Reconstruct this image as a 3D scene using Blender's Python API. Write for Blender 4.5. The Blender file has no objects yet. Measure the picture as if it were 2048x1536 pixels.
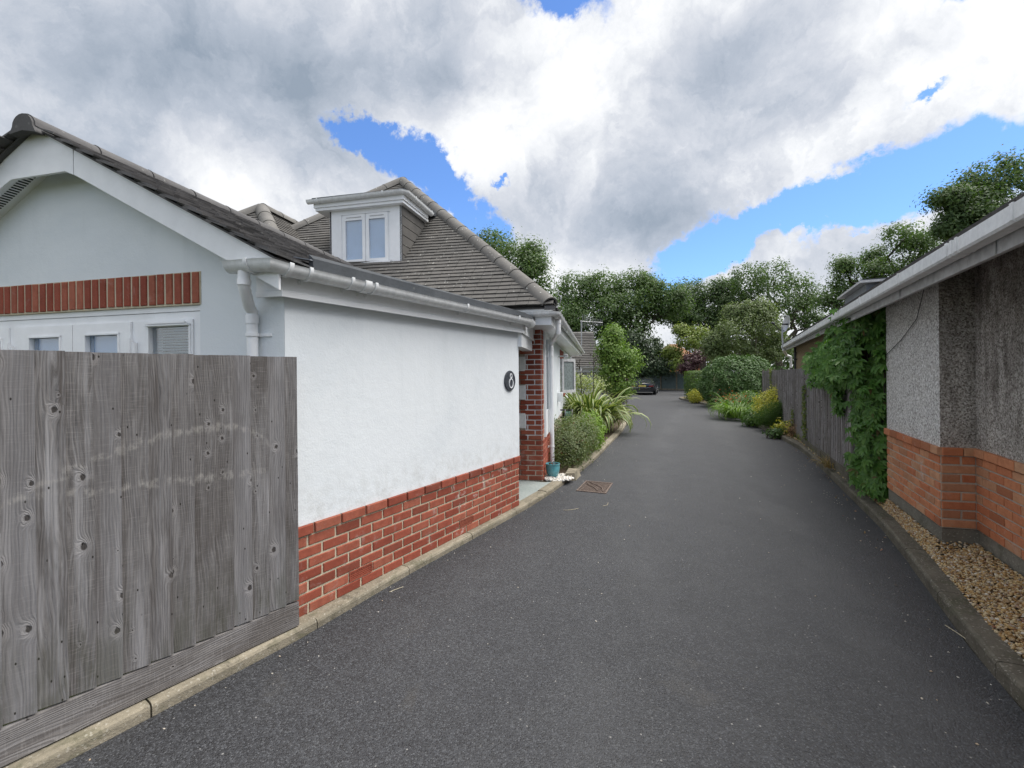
import bpy, math, random
import numpy as np
from mathutils import Vector, Matrix
R = random.Random(7)
NP = np.random.RandomState(11)
sc = bpy.context.scene
COL = sc.collection
rad = math.radians

# ---------------------------------------------------------------- camera
cam_d = bpy.data.cameras.new('camera')
cam = bpy.data.objects.new('camera', cam_d); COL.objects.link(cam)
cam_d.lens = 928.0 * 36.0 / 2048.0
cam_d.sensor_width = 36.0
cam_d.shift_y = -21.0 / 2048.0
cam_d.clip_start = 0.05; cam_d.clip_end = 3000
cam.matrix_world = Matrix.Translation((0, 0, 1.65)) @ Matrix.Rotation(math.pi / 2, 4, 'X') @ Matrix.Rotation(-0.010, 4, 'Z')
sc.camera = cam
sc.view_settings.view_transform = 'Standard'
sc.view_settings.look = 'None'
sc.view_settings.gamma = 1.0
sc.view_settings.use_curve_mapping = False
sc.view_settings.exposure = 1.0
sc.render.engine = 'CYCLES'
sc.cycles.max_bounces = 6
sc.cycles.transparent_max_bounces = 12

# ---------------------------------------------------------------- node helper
class G:
    """small wrapper to write node graphs as expressions"""
    def __init__(s, nt): s.nt = nt
    def n(s, typ, **kw):
        nd = s.nt.nodes.new(typ)
        for k, v in kw.items(): setattr(nd, k, v)
        return nd
    def put(s, sock, v):
        if hasattr(v, 'is_linked') or isinstance(v, bpy.types.NodeSocket): s.nt.links.new(v, sock)
        else:
            if isinstance(v, (tuple, list)) and len(v) == 3 and sock.type == 'RGBA': v = (*v, 1)
            sock.default_value = v
    def m(s, op, a, b=0.0, c=0.0, clamp=False):
        nd = s.n('ShaderNodeMath', operation=op, use_clamp=clamp)
        s.put(nd.inputs[0], a); s.put(nd.inputs[1], b); s.put(nd.inputs[2], c)
        return nd.outputs[0]
    def add(s, a, b): return s.m('ADD', a, b)
    def mul(s, a, b): return s.m('MULTIPLY', a, b)
    def sub(s, a, b): return s.m('SUBTRACT', a, b)
    def ss(s, x, lo, hi, a=0.0, b=1.0):
        nd = s.n('ShaderNodeMapRange', interpolation_type='SMOOTHSTEP')
        s.put(nd.inputs[0], x); s.put(nd.inputs[1], lo); s.put(nd.inputs[2], hi); s.put(nd.inputs[3], a); s.put(nd.inputs[4], b)
        return nd.outputs[0]
    def lin(s, x, lo, hi, a=0.0, b=1.0):
        nd = s.n('ShaderNodeMapRange')
        s.put(nd.inputs[0], x); s.put(nd.inputs[1], lo); s.put(nd.inputs[2], hi); s.put(nd.inputs[3], a); s.put(nd.inputs[4], b)
        return nd.outputs[0]
    def noise(s, vec, scale, det=4, rough=0.55, dist=0.0, col=False):
        nd = s.n('ShaderNodeTexNoise')
        if vec is not None: s.put(nd.inputs['Vector'], vec)
        nd.inputs['Scale'].default_value = scale; nd.inputs['Detail'].default_value = det
        nd.inputs['Roughness'].default_value = rough; nd.inputs['Distortion'].default_value = dist
        return nd.outputs[1 if col else 0]
    def vor(s, vec, scale, feature='F1', rnd=1.0, dims='3D'):
        nd = s.n('ShaderNodeTexVoronoi', feature=feature, voronoi_dimensions=dims)
        if vec is not None: s.put(nd.inputs['Vector'], vec)
        nd.inputs['Scale'].default_value = scale; nd.inputs['Randomness'].default_value = rnd
        return nd.outputs
    def mix(s, f, a, b, mode='MIX'):
        nd = s.n('ShaderNodeMix', data_type='RGBA', blend_type=mode)
        s.put(nd.inputs[0], f); s.put(nd.inputs[6], a); s.put(nd.inputs[7], b)
        return nd.outputs[2]
    def vm(s, op, a, b=(0, 0, 0), out=0):
        nd = s.n('ShaderNodeVectorMath', operation=op)
        s.put(nd.inputs[0], a); s.put(nd.inputs[1], b)
        return nd.outputs[out]
    def scale(s, a, f):
        nd = s.n('ShaderNodeVectorMath', operation='SCALE'); s.put(nd.inputs[0], a); s.put(nd.inputs[3], f)
        return nd.outputs[0]
    def comb(s, x, y, z):
        nd = s.n('ShaderNodeCombineXYZ'); s.put(nd.inputs[0], x); s.put(nd.inputs[1], y); s.put(nd.inputs[2], z)
        return nd.outputs[0]
    def sep(s, v):
        nd = s.n('ShaderNodeSeparateXYZ'); s.put(nd.inputs[0], v); return nd.outputs
    def map(s, v, loc=(0, 0, 0), rot=(0, 0, 0), sca=(1, 1, 1), typ='POINT'):
        nd = s.n('ShaderNodeMapping', vector_type=typ); s.put(nd.inputs[0], v)
        nd.inputs[1].default_value = loc; nd.inputs[2].default_value = rot; nd.inputs[3].default_value = sca
        return nd.outputs[0]
    def ramp(s, f, stops, interp='LINEAR'):
        nd = s.n('ShaderNodeValToRGB'); s.put(nd.inputs[0], f); cr = nd.color_ramp; cr.interpolation = interp
        while len(cr.elements) < len(stops): cr.elements.new(0.5)
        for e, (p, c) in zip(cr.elements, stops): e.position = p; e.color = (*c, 1)
        return nd.outputs[0]

# ---------------------------------------------------------------- world: sky and clouds
SUN_EL, SUN_AZ = 63.0, 82.0     # azimuth clockwise from +Y
w = bpy.data.worlds.new('World'); sc.world = w; w.use_nodes = True
nt = w.node_tree; nt.nodes.clear(); g = G(nt)
sky = g.n('ShaderNodeTexSky', sky_type='NISHITA'); sky.sun_disc = False
sky.sun_elevation = rad(SUN_EL); sky.sun_rotation = rad(SUN_AZ)
sky.air_density = 1.0; sky.dust_density = 0.3; sky.ozone_density = 3.0
tc = g.n('ShaderNodeTexCoord'); D = tc.outputs['Generated']
dx, dy, dz = g.sep(D)
ysafe = g.m('MAXIMUM', dy, 0.12)
pq = g.comb(g.m('DIVIDE', dx, ysafe), g.m('DIVIDE', dz, ysafe), 0.0)       # direction on a vertical sheet ahead
front = g.ss(dy, 0.08, 0.3)
warp = g.noise(D, 5.0, 7, 0.62, 0.2, col=True)
warp2 = g.noise(D, 1.6, 3, 0.5, 0.0, col=True)
warp3 = g.noise(D, 19.0, 6, 0.7, 0.0, col=True)
wv = g.vm('ADD', g.scale(g.vm('SUBTRACT', warp, (0.5, 0.5, 0.5)), 0.30), g.scale(g.vm('SUBTRACT', warp3, (0.5, 0.5, 0.5)), 0.07))
wv2 = g.scale(g.vm('SUBTRACT', warp2, (0.5, 0.5, 0.5)), 0.16)
pw = g.vm('ADD', g.vm('ADD', pq, wv), wv2)
def blob(u, v, rx, ry, ang=0.0, vec=None):
    """soft elliptical patch of sky centred on one direction, sizes in sheet units"""
    p, q = (u - 1024) / 928.0, (747 - v) / 928.0
    v1 = g.vm('SUBTRACT', vec if vec is not None else pw, (p, q, 0))
    v2 = g.map(v1, rot=(0, 0, -rad(ang)), sca=(1, 1, 0))
    v3 = g.vm('MULTIPLY', v2, (928.0 / rx, 928.0 / ry, 0))
    d = g.vm('DOT_PRODUCT', v3, v3, out=1)
    return g.m('EXPONENT', g.mul(d, -1.0))
def total(lst):
    o = None
    for wgt, b in lst:
        t = g.mul(b, wgt); o = t if o is None else g.add(o, t)
    return o
gaps = total([(1.5, blob(738, 258, 48, 36, -40)), (1.6, blob(855, 345, 115, 42, -36)), (1.3, blob(945, 415, 85, 38, -45)),
              (1.2, blob(1130, -10, 95, 42)), (1.5, blob(1410, 520, 120, 32, 18)), (1.7, blob(1600, 440, 200, 42, 14)),
              (1.7, blob(1800, 392, 180, 50, 18)), (1.6, blob(1990, 335, 130, 58, 25)), (0.75, blob(1890, 200, 60, 10, 25)),
              (0.9, blob(1990, 5, 60, 25, 15)), (0.7, blob(1040, 375, 18, 10)), (0.8, blob(2150, 330, 150, 90))])
lowc = total([(0.8, blob(1690, 530, 110, 28, 12)), (0.4, blob(1632, 462, 26, 9, 5)), (0.5, blob(935, 425, 40, 20)), (0.35, blob(1600, 490, 30, 10, 10))])
fb = g.noise(D, 2.3, 6, 0.6, 0.4)
cover_free = g.ss(fb, 0.40, 0.50)
dens = g.sub(g.add(0.78, g.mul(g.sub(fb, 0.5), 0.5)), g.sub(gaps, lowc))
cover_front = g.ss(dens, 0.12, 0.60)
cover = g.add(g.mul(cover_front, front), g.mul(cover_free, g.sub(1.0, front)))
pn = g.vm('ADD', pq, wv2)
dark = total([(0.78, blob(180, 130, 480, 170, -8, pn)), (0.62, blob(520, 190, 260, 150, -20, pn)), (0.72, blob(1300, 435, 140, 75, 8, pn)),
              (0.45, blob(1390, 300, 190, 120, 10, pn)), (0.5, blob(1560, 60, 200, 60, 30, pn)), (0.25, blob(1750, 150, 180, 40, 30, pn)), (0.45, blob(910, 160, 60, 90, 0, pn)),
              (-0.5, blob(1180, 190, 60, 70, 0, pn)), (-0.4, blob(1000, 280, 70, 60, 0, pn)), (-0.3, blob(1600, 300, 160, 40, 18, pn)), (0.5, blob(60, 380, 300, 90, 0, pn))])
puff = g.noise(g.vm('ADD', D, g.scale(wv, 0.3)), 4.2, 7, 0.57, 0.25)
puff2 = g.noise(g.vm('ADD', D, wv), 11.0, 6, 0.6, 0.5)
thick = g.ss(dens, 0.40, 1.0)
shade = g.add(g.mul(dark, g.lin(thick, 0, 1, 0.55, 1.0)), g.add(g.add(g.mul(g.sub(puff, 0.5), 2.5), 0.14), g.mul(g.sub(puff2, 0.5), 0.85)))
shade = g.add(g.mul(shade, front), g.mul(g.mul(g.add(g.mul(g.sub(puff, 0.5), 1.2), 0.0), 1.0), g.sub(1.0, front)))
ccol = g.ramp(g.lin(shade, -0.12, 1.25), [(0.0, (0.95, 0.96, 0.98)), (0.14, (0.84, 0.86, 0.89)), (0.34, (0.66, 0.69, 0.75)), (0.62, (0.47, 0.52, 0.60)), (1.0, (0.30, 0.36, 0.44))])
skyc = g.mix(1.0, sky.outputs[0], (0.66, 0.84, 1.10), 'MULTIPLY')
final = g.mix(g.mul(cover, 0.985), skyc, g.scale(ccol, 5.35))
bg = g.n('ShaderNodeBackground'); g.put(bg.inputs[0], final); bg.inputs[1].default_value = 0.1
wo = g.n('ShaderNodeOutputWorld'); nt.links.new(bg.outputs[0], wo.inputs[0])
w.cycles.sampling_method = 'MANUAL'; w.cycles.sample_map_resolution = 512

sun_d = bpy.data.lights.new('sun', 'SUN'); sun = bpy.data.objects.new('sun', sun_d); COL.objects.link(sun)
sun_d.energy = 3.0; sun_d.angle = rad(65); sun_d.color = (1.0, 0.95, 0.88)
sv = Vector((math.sin(rad(SUN_AZ)) * math.cos(rad(SUN_EL)), math.cos(rad(SUN_AZ)) * math.cos(rad(SUN_EL)), math.sin(rad(SUN_EL))))
sun.rotation_euler = sv.to_track_quat('Z', 'Y').to_euler()
sun.location = (6, -6, 20)

# ---------------------------------------------------------------- object helpers
WO = {}
def props(o, label=None, cat=None, group=None, kind=None):
    if label: o['label'] = label
    if cat: o['category'] = cat
    if group: o['group'] = group
    if kind: o['kind'] = kind
    return o
def empty(name, loc, label=None, cat=None, group=None, kind=None, parent=None):
    o = bpy.data.objects.new(name, None); COL.objects.link(o); o.empty_display_size = 0.1
    loc = Vector(loc); WO[o] = loc
    if parent: o.parent = parent; o.location = loc - WO[parent]
    else: o.location = loc
    return props(o, label, cat, group, kind)
class MB:
    def __init__(s): s.v = []; s.f = []; s.mi = []
    def face(s, pts, mi=0):
        i = len(s.v); s.v.extend([tuple(p) for p in pts]); s.f.append(tuple(range(i, i + len(pts)))); s.mi.append(mi)
    def hexa(s, c, mi=0):
        """8 corners: bottom 4 (ccw), top 4"""
        i = len(s.v); s.v.extend([tuple(p) for p in c])
        for q in ((0, 3, 2, 1), (4, 5, 6, 7), (0, 1, 5, 4), (1, 2, 6, 5), (2, 3, 7, 6), (3, 0, 4, 7)):
            s.f.append(tuple(i + k for k in q)); s.mi.append(mi)
    def box(s, o, a, b, c, mi=0):
        """box from corner o with edge vectors a, b, c"""
        o, a, b, c = map(Vector, (o, a, b, c))
        s.hexa([o, o + a, o + a + b, o + b, o + c, o + a + c, o + a + b + c, o + b + c], mi)
    def prism(s, poly, z0, z1, mi=0):
        """vertical prism over a plan polygon"""
        n = len(poly); i = len(s.v)
        zs0 = z0 if isinstance(z0, (list, tuple)) else [z0] * n
        zs1 = z1 if isinstance(z1, (list, tuple)) else [z1] * n
        s.v.extend([(p[0], p[1], z) for p, z in zip(poly, zs0)]); s.v.extend([(p[0], p[1], z) for p, z in zip(poly, zs1)])
        s.f.append(tuple(i + k for k in reversed(range(n)))); s.f.append(tuple(i + n + k for k in range(n))); s.mi += [mi, mi]
        for k in range(n):
            j = (k + 1) % n; s.f.append((i + k, i + j, i + n + j, i + n + k)); s.mi.append(mi)
    def sweep(s, prof, path, closed=True, caps=True, mi=0):
        """profile (side, up) swept along a path; side = right of travel"""
        path = [Vector(p) for p in path]; rings = []
        n = len(path); up = Vector((0, 0, 1))
        for i, p in enumerate(path):
            d0 = (p - path[i - 1]).normalized() if i else (path[1] - p).normalized()
            d1 = (path[i + 1] - p).normalized() if i < n - 1 else d0
            t = (d0 + d1).normalized(); k = 1 / max(0.4, t.dot(d1))
            if abs(t.z) > 0.9: sd = Vector((1, 0, 0)); upp = sd.cross(t) * -1
            else: sd = t.cross(up).normalized(); upp = sd.cross(t).normalized()
            rings.append([p + sd * (a * k) + upp * b for a, b in prof])
        s.loft(rings, closed, caps, mi)
    def loft(s, rings, closed=True, caps=True, mi=0):
        i0 = len(s.v); m = len(rings[0])
        for r in rings: s.v.extend([tuple(p) for p in r])
        for r in range(len(rings) - 1):
            for k in range(m if closed else m - 1):
                j = (k + 1) % m; a = i0 + r * m
                s.f.append((a + k, a + j, a + m + j, a + m + k)); s.mi.append(mi)
        if caps:
            s.f.append(tuple(i0 + k for k in reversed(range(m)))); s.f.append(tuple(i0 + (len(rings) - 1) * m + k for k in range(m))); s.mi += [mi, mi]
    def tube(s, path, r, seg=10, mi=0):
        """round tube; r a number or one per point"""
        path = [Vector(p) for p in path]; n = len(path); rs = r if isinstance(r, (list, tuple)) else [r] * n
        rings = []; ref = None
        for i, p in enumerate(path):
            d0 = (p - path[i - 1]).normalized() if i else (path[1] - p).normalized()
            d1 = (path[i + 1] - p).normalized() if i < n - 1 else d0
            t = (d0 + d1).normalized()
            if ref is None: ref = Vector((0, 0, 1)) if abs(t.z) < 0.9 else Vector((1, 0, 0))
            a = t.cross(ref).normalized(); b = a.cross(t).normalized(); ref = b
            rings.append([p + (a * math.cos(2 * math.pi * k / seg) + b * math.sin(2 * math.pi * k / seg)) * rs[i] for k in range(seg)])
        s.loft(rings, True, True, mi)
    def lathe(s, c, prof, seg=20, mi=0):
        c = Vector(c)
        rings = [[c + Vector((r * math.cos(2 * math.pi * k / seg), r * math.sin(2 * math.pi * k / seg), z)) for k in range(seg)] for r, z in prof]
        s.loft(rings, True, True, mi)
    def mesh(s, name, mats, smooth=False, origin=(0, 0, 0)):
        me = bpy.data.meshes.new(name); o = Vector(origin)
        me.from_pydata([tuple(Vector(p) - o) for p in s.v], [], s.f)
        for m in (mats if isinstance(mats, (list, tuple)) else [mats]): me.materials.append(m)
        if any(s.mi): me.polygons.foreach_set('material_index', s.mi)
        if smooth: me.polygons.foreach_set('use_smooth', [True] * len(s.f)); me.set_sharp_from_angle(angle=rad(38))
        me.update(); return me
def obj(name, mb, mats, parent=None, smooth=False, origin=None, **kw):
    """one mesh object built from world coordinates"""
    if origin is None:
        origin = WO[parent] if parent else (Vector(mb.v[0]) if mb.v else Vector())
        if not parent:
            xs = np.array(mb.v); origin = Vector((float(xs[:, 0].mean()), float(xs[:, 1].mean()), float(xs[:, 2].min())))
    origin = Vector(origin)
    o = bpy.data.objects.new(name, mb.mesh(name, mats, smooth, origin)); COL.objects.link(o)
    WO[o] = origin
    if parent: o.parent = parent; o.location = origin - WO[parent]
    else: o.location = origin
    return props(o, **kw)
def inst(name, me, parent, loc, rot=None, scale=None, **kw):
    """object sharing a mesh"""
    o = bpy.data.objects.new(name, me); COL.objects.link(o); loc = Vector(loc); WO[o] = loc
    o.parent = parent; o.location = loc - WO[parent] if parent else loc
    if rot is not None: o.rotation_euler = rot
    if scale is not None: o.scale = scale
    return props(o, **kw)
def npmesh(name, V, F, mats, mi=None, smooth=False):
    me = bpy.data.meshes.new(name); V = np.asarray(V, dtype=np.float32); F = np.asarray(F, dtype=np.int32)
    k = F.shape[1]
    me.vertices.add(len(V)); me.vertices.foreach_set('co', V.ravel())
    me.loops.add(F.size); me.loops.foreach_set('vertex_index', F.ravel())
    me.polygons.add(len(F)); me.polygons.foreach_set('loop_start', np.arange(0, F.size, k, dtype=np.int32))
    me.polygons.foreach_set('loop_total', np.full(len(F), k, dtype=np.int32))
    for m in (mats if isinstance(mats, (list, tuple)) else [mats]): me.materials.append(m)
    if mi is not None: me.polygons.foreach_set('material_index', np.asarray(mi, dtype=np.int32))
    if smooth: me.polygons.foreach_set('use_smooth', np.ones(len(F), dtype=bool))
    me.update(calc_edges=True); me.validate(); return me

# ---------------------------------------------------------------- materials
def newmat(name):
    m = bpy.data.materials.new(name); m.use_nodes = True; nt = m.node_tree; nt.nodes.clear(); return m, G(nt)
def fin(m, g, col, rough=0.6, bump=None, bstr=0.3, bdist=0.01, spec=0.3, metal=0.0, coat=0.0):
    b = g.n('ShaderNodeBsdfPrincipled'); g.put(b.inputs['Base Color'], col); g.put(b.inputs['Roughness'], rough)
    b.inputs['Specular IOR Level'].default_value = spec; b.inputs['Metallic'].default_value = metal
    b.inputs['Coat Weight'].default_value = coat
    if bump is not None:
        n = g.n('ShaderNodeBump'); n.inputs['Strength'].default_value = bstr; n.inputs['Distance'].default_value = bdist
        g.put(n.inputs['Height'], bump); g.put(b.inputs['Normal'], n.outputs[0])
    o = g.n('ShaderNodeOutputMaterial'); g.nt.links.new(b.outputs[0], o.inputs[0]); return m
def wpos(g): return g.n('ShaderNodeNewGeometry').outputs['Position']
def opos(g, ob=None):
    t = g.n('ShaderNodeTexCoord')
    if ob: t.object = ob
    return t.outputs['Object']
def ornd(g): return g.n('ShaderNodeObjectInfo').outputs['Random']

def mat_plain(name, col, rough=0.5, spec=0.4, vary=0.08, metal=0.0, scale=9.0, coat=0.0):
    m, g = newmat(name); P = wpos(g); f = g.noise(P, scale, 4, 0.6); f2 = g.noise(P, scale * 12, 3, 0.6)
    c = g.mix(g.lin(f, 0.3, 0.7), tuple(x * (1 - vary) for x in col), tuple(min(1, x * (1 + vary * 0.6)) for x in col))
    return fin(m, g, c, g.lin(f2, 0.3, 0.7, rough - 0.05, rough + 0.08), f2, 0.05, 0.002, spec, metal, coat)

def mat_asphalt():
    m, g = newmat('asphalt'); P = wpos(g)
    v = g.vor(P, 135.0); v2 = g.vor(P, 70.0)
    cellr = g.sep(v[1])[0]; cell2 = g.sep(v2[1])[1]
    big = g.noise(P, 0.7, 4, 0.6, 0.3); mid = g.noise(P, 3.5, 5, 0.65); fine = g.noise(P, 60, 3, 0.7)
    base = g.mix(g.lin(big, 0.3, 0.7), (0.020, 0.021, 0.025), (0.034, 0.036, 0.042))
    base = g.mix(g.ss(mid, 0.40, 0.75), base, (0.046, 0.048, 0.052))
    c = g.mix(g.m('POWER', cellr, 1.6), g.mix(0.65, base, (0.006, 0.006, 0.0075)), g.mix(0.6, base, (0.070, 0.074, 0.083)))
    spk = g.mul(g.ss(cellr, 0.70, 0.95), g.ss(v[0], 0.6, 0.2))
    c = g.mix(g.mul(spk, 0.5), c, (0.14, 0.145, 0.15))
    spk2 = g.mul(g.ss(cell2, 0.985, 0.998), g.ss(v2[0], 0.42, 0.25))
    c = g.mix(g.mul(spk2, 0.6), c, (0.33, 0.325, 0.31))
    # pale dusty edge wear and brown stains of their own shape
    st = g.ss(g.noise(P, 1.3, 5, 0.7, 0.8), 0.60, 0.72)
    c = g.mix(g.mul(st, 0.25), c, (0.075, 0.07, 0.062))
    h = g.add(g.mul(g.sub(1.0, v[0]), 0.8), g.mul(fine, 0.5))
    # tyre-worn paler bands running along the drive, broken by noise, and darker damp-looking patches
    x, y, z = g.sep(P)
    lane = g.sub(x, g.add(g.add(0.55, g.mul(y, 0.30)), g.mul(g.mul(y, y), 0.004)))
    tr = g.m('ABSOLUTE', g.sub(g.m('ABSOLUTE', lane), 0.78))
    tr = g.mul(g.ss(tr, 0.42, 0.05), g.ss(g.noise(g.vm('MULTIPLY', P, (1.6, 0.5, 1.0)), 1.0, 4, 0.6), 0.34, 0.62))
    c = g.mix(g.mul(tr, 0.30), c, g.mix(0.5, c, (0.105, 0.108, 0.112)))
    dk = g.ss(g.noise(g.vm('MULTIPLY', P, (1.1, 0.7, 1.0)), 1.3, 5, 0.65, 0.6), 0.55, 0.70)
    c = g.mix(g.mul(dk, 0.35), c, g.mix(0.5, c, (0.012, 0.012, 0.013)))
    return fin(m, g, c, g.lin(cellr, 0, 1, 0.52, 0.85), h, 0.75, 0.006, 0.5)

def mat_concrete(name, c0, c1, moss=0.0, dark=0.25):
    m, g = newmat(name); P = wpos(g)
    a = g.noise(P, 3.0, 6, 0.7, 0.5); b = g.noise(P, 45, 4, 0.7); v = g.vor(P, 120)
    c = g.mix(g.lin(a, 0.3, 0.7), c0, c1)
    c = g.mix(g.mul(g.ss(b, 0.5, 0.7), 0.35), c, tuple(x * 0.55 for x in c0))
    d = g.ss(g.noise(P, 7.0, 6, 0.75, 0.6), 0.52, 0.68)
    c = g.mix(g.mul(d, dark), c, (0.035, 0.032, 0.026))
    if moss: c = g.mix(g.mul(g.ss(g.noise(P, 5, 6, 0.7, 1.0), 0.5, 0.62), moss), c, (0.05, 0.06, 0.025))
    c = g.mix(g.mul(g.ss(g.sep(v[1])[0], 0.9, 1.0), 0.35), c, (0.5, 0.48, 0.42))
    return fin(m, g, c, 0.85, g.add(b, g.mul(v[0], 0.4)), 0.5, 0.006, 0.2)

def mat_render():
    m, g = newmat('white_render'); P = wpos(g)
    a = g.noise(P, 1.1, 5, 0.65, 0.5); b = g.noise(P, 80, 4, 0.7); x, y, z = g.sep(P)
    st = g.noise(g.vm('MULTIPLY', P, (7, 7, 0.7)), 1.0, 5, 0.65)
    c = g.mix(g.ss(a, 0.4, 0.72), (0.735, 0.775, 0.80), (0.675, 0.72, 0.75))
    c = g.mix(g.mul(g.ss(st, 0.50, 0.80), 0.30), c, (0.58, 0.62, 0.64))
    low = g.mul(g.ss(z, 1.05, 0.66), g.ss(g.noise(P, 9, 5, 0.7), 0.42, 0.7))
    c = g.mix(g.mul(low, 0.45), c, (0.45, 0.46, 0.44))
    h = g.add(g.mul(b, 1.0), g.mul(g.noise(P, 14, 4, 0.6), 1.6))
    return fin(m, g, c, 0.9, h, 0.32, 0.006, 0.15)

def mat_brick(name, c0, c1, c2, effl=None):
    m, g = newmat(name); P = wpos(g); O = opos(g); r = ornd(g)
    off = g.vm('ADD', O, g.comb(g.mul(r, 50.0), g.mul(r, 31.0), g.mul(r, 17.0)))
    a = g.noise(off, 16, 5, 0.7); b = g.noise(off, 110, 3, 0.7)
    c = g.ramp(r, [(0.0, c0), (0.45, c1), (0.8, c2), (1.0, tuple(x * 0.72 for x in c0))])
    c = g.mix(g.mul(g.ss(a, 0.35, 0.7), 0.4), c, tuple(x * 0.6 for x in c0))
    c = g.mix(g.mul(g.ss(b, 0.6, 0.75), 0.35), c, (0.55, 0.42, 0.33))
    # lime bloom
    bl = g.ss(g.noise(P, 6.0, 6, 0.7, 0.6), 0.56, 0.70)
    k = 0.30
    if effl:
        x, y, z = g.sep(P); k = g.add(0.18, g.mul(g.mul(g.ss(y, effl[0], effl[0] + 0.5), g.ss(y, effl[1] + 0.4, effl[1])), 0.55))
    c = g.mix(g.mul(bl, k), c, (0.55, 0.50, 0.47))
    return fin(m, g, c, 0.82, g.add(a, g.mul(b, 0.5)), 0.35, 0.004, 0.25)

def mat_pebble(name, dirt, stops=((0.16, 0.145, 0.13), (0.36, 0.345, 0.325), (0.54, 0.53, 0.51), (0.74, 0.73, 0.71))):
    m, g = newmat(name); P = wpos(g)
    v = g.vor(P, 95); v2 = g.vor(P, 48); r = g.sep(v[1])[0]
    base = g.ramp(r, [(p, q) for p, q in zip((0.0, 0.2, 0.5, 1.0), stops)])
    c = g.mix(g.mul(g.ss(v2[0], 0.4, 0.75), 0.40), base, (0.10, 0.09, 0.08))
    st = g.noise(g.vm('MULTIPLY', P, (4.5, 4.5, 0.55)), 1.0, 6, 0.7, 0.6)
    bl = g.noise(P, 2.2, 5, 0.65, 0.8); x, y, z = g.sep(P)
    top = g.ss(z, 1.2, 2.3)
    d = g.ss(g.add(g.add(g.mul(st, 0.8), g.mul(bl, 0.45)), g.mul(top, 0.10)), 0.56, 0.84)
    c = g.mix(g.mul(d, dirt), c, g.mix(r, (0.02, 0.02, 0.02), (0.065, 0.06, 0.055)))
    c = g.mix(dirt * 0.35, c, g.mix(r, (0.11, 0.09, 0.07), (0.32, 0.27, 0.21)))
    h = g.add(g.mul(g.sub(1.0, v[0]), 1.0), g.mul(g.sub(1.0, v2[0]), 1.2))
    return fin(m, g, c, 0.9, h, 0.65, 0.009, 0.15)

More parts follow.
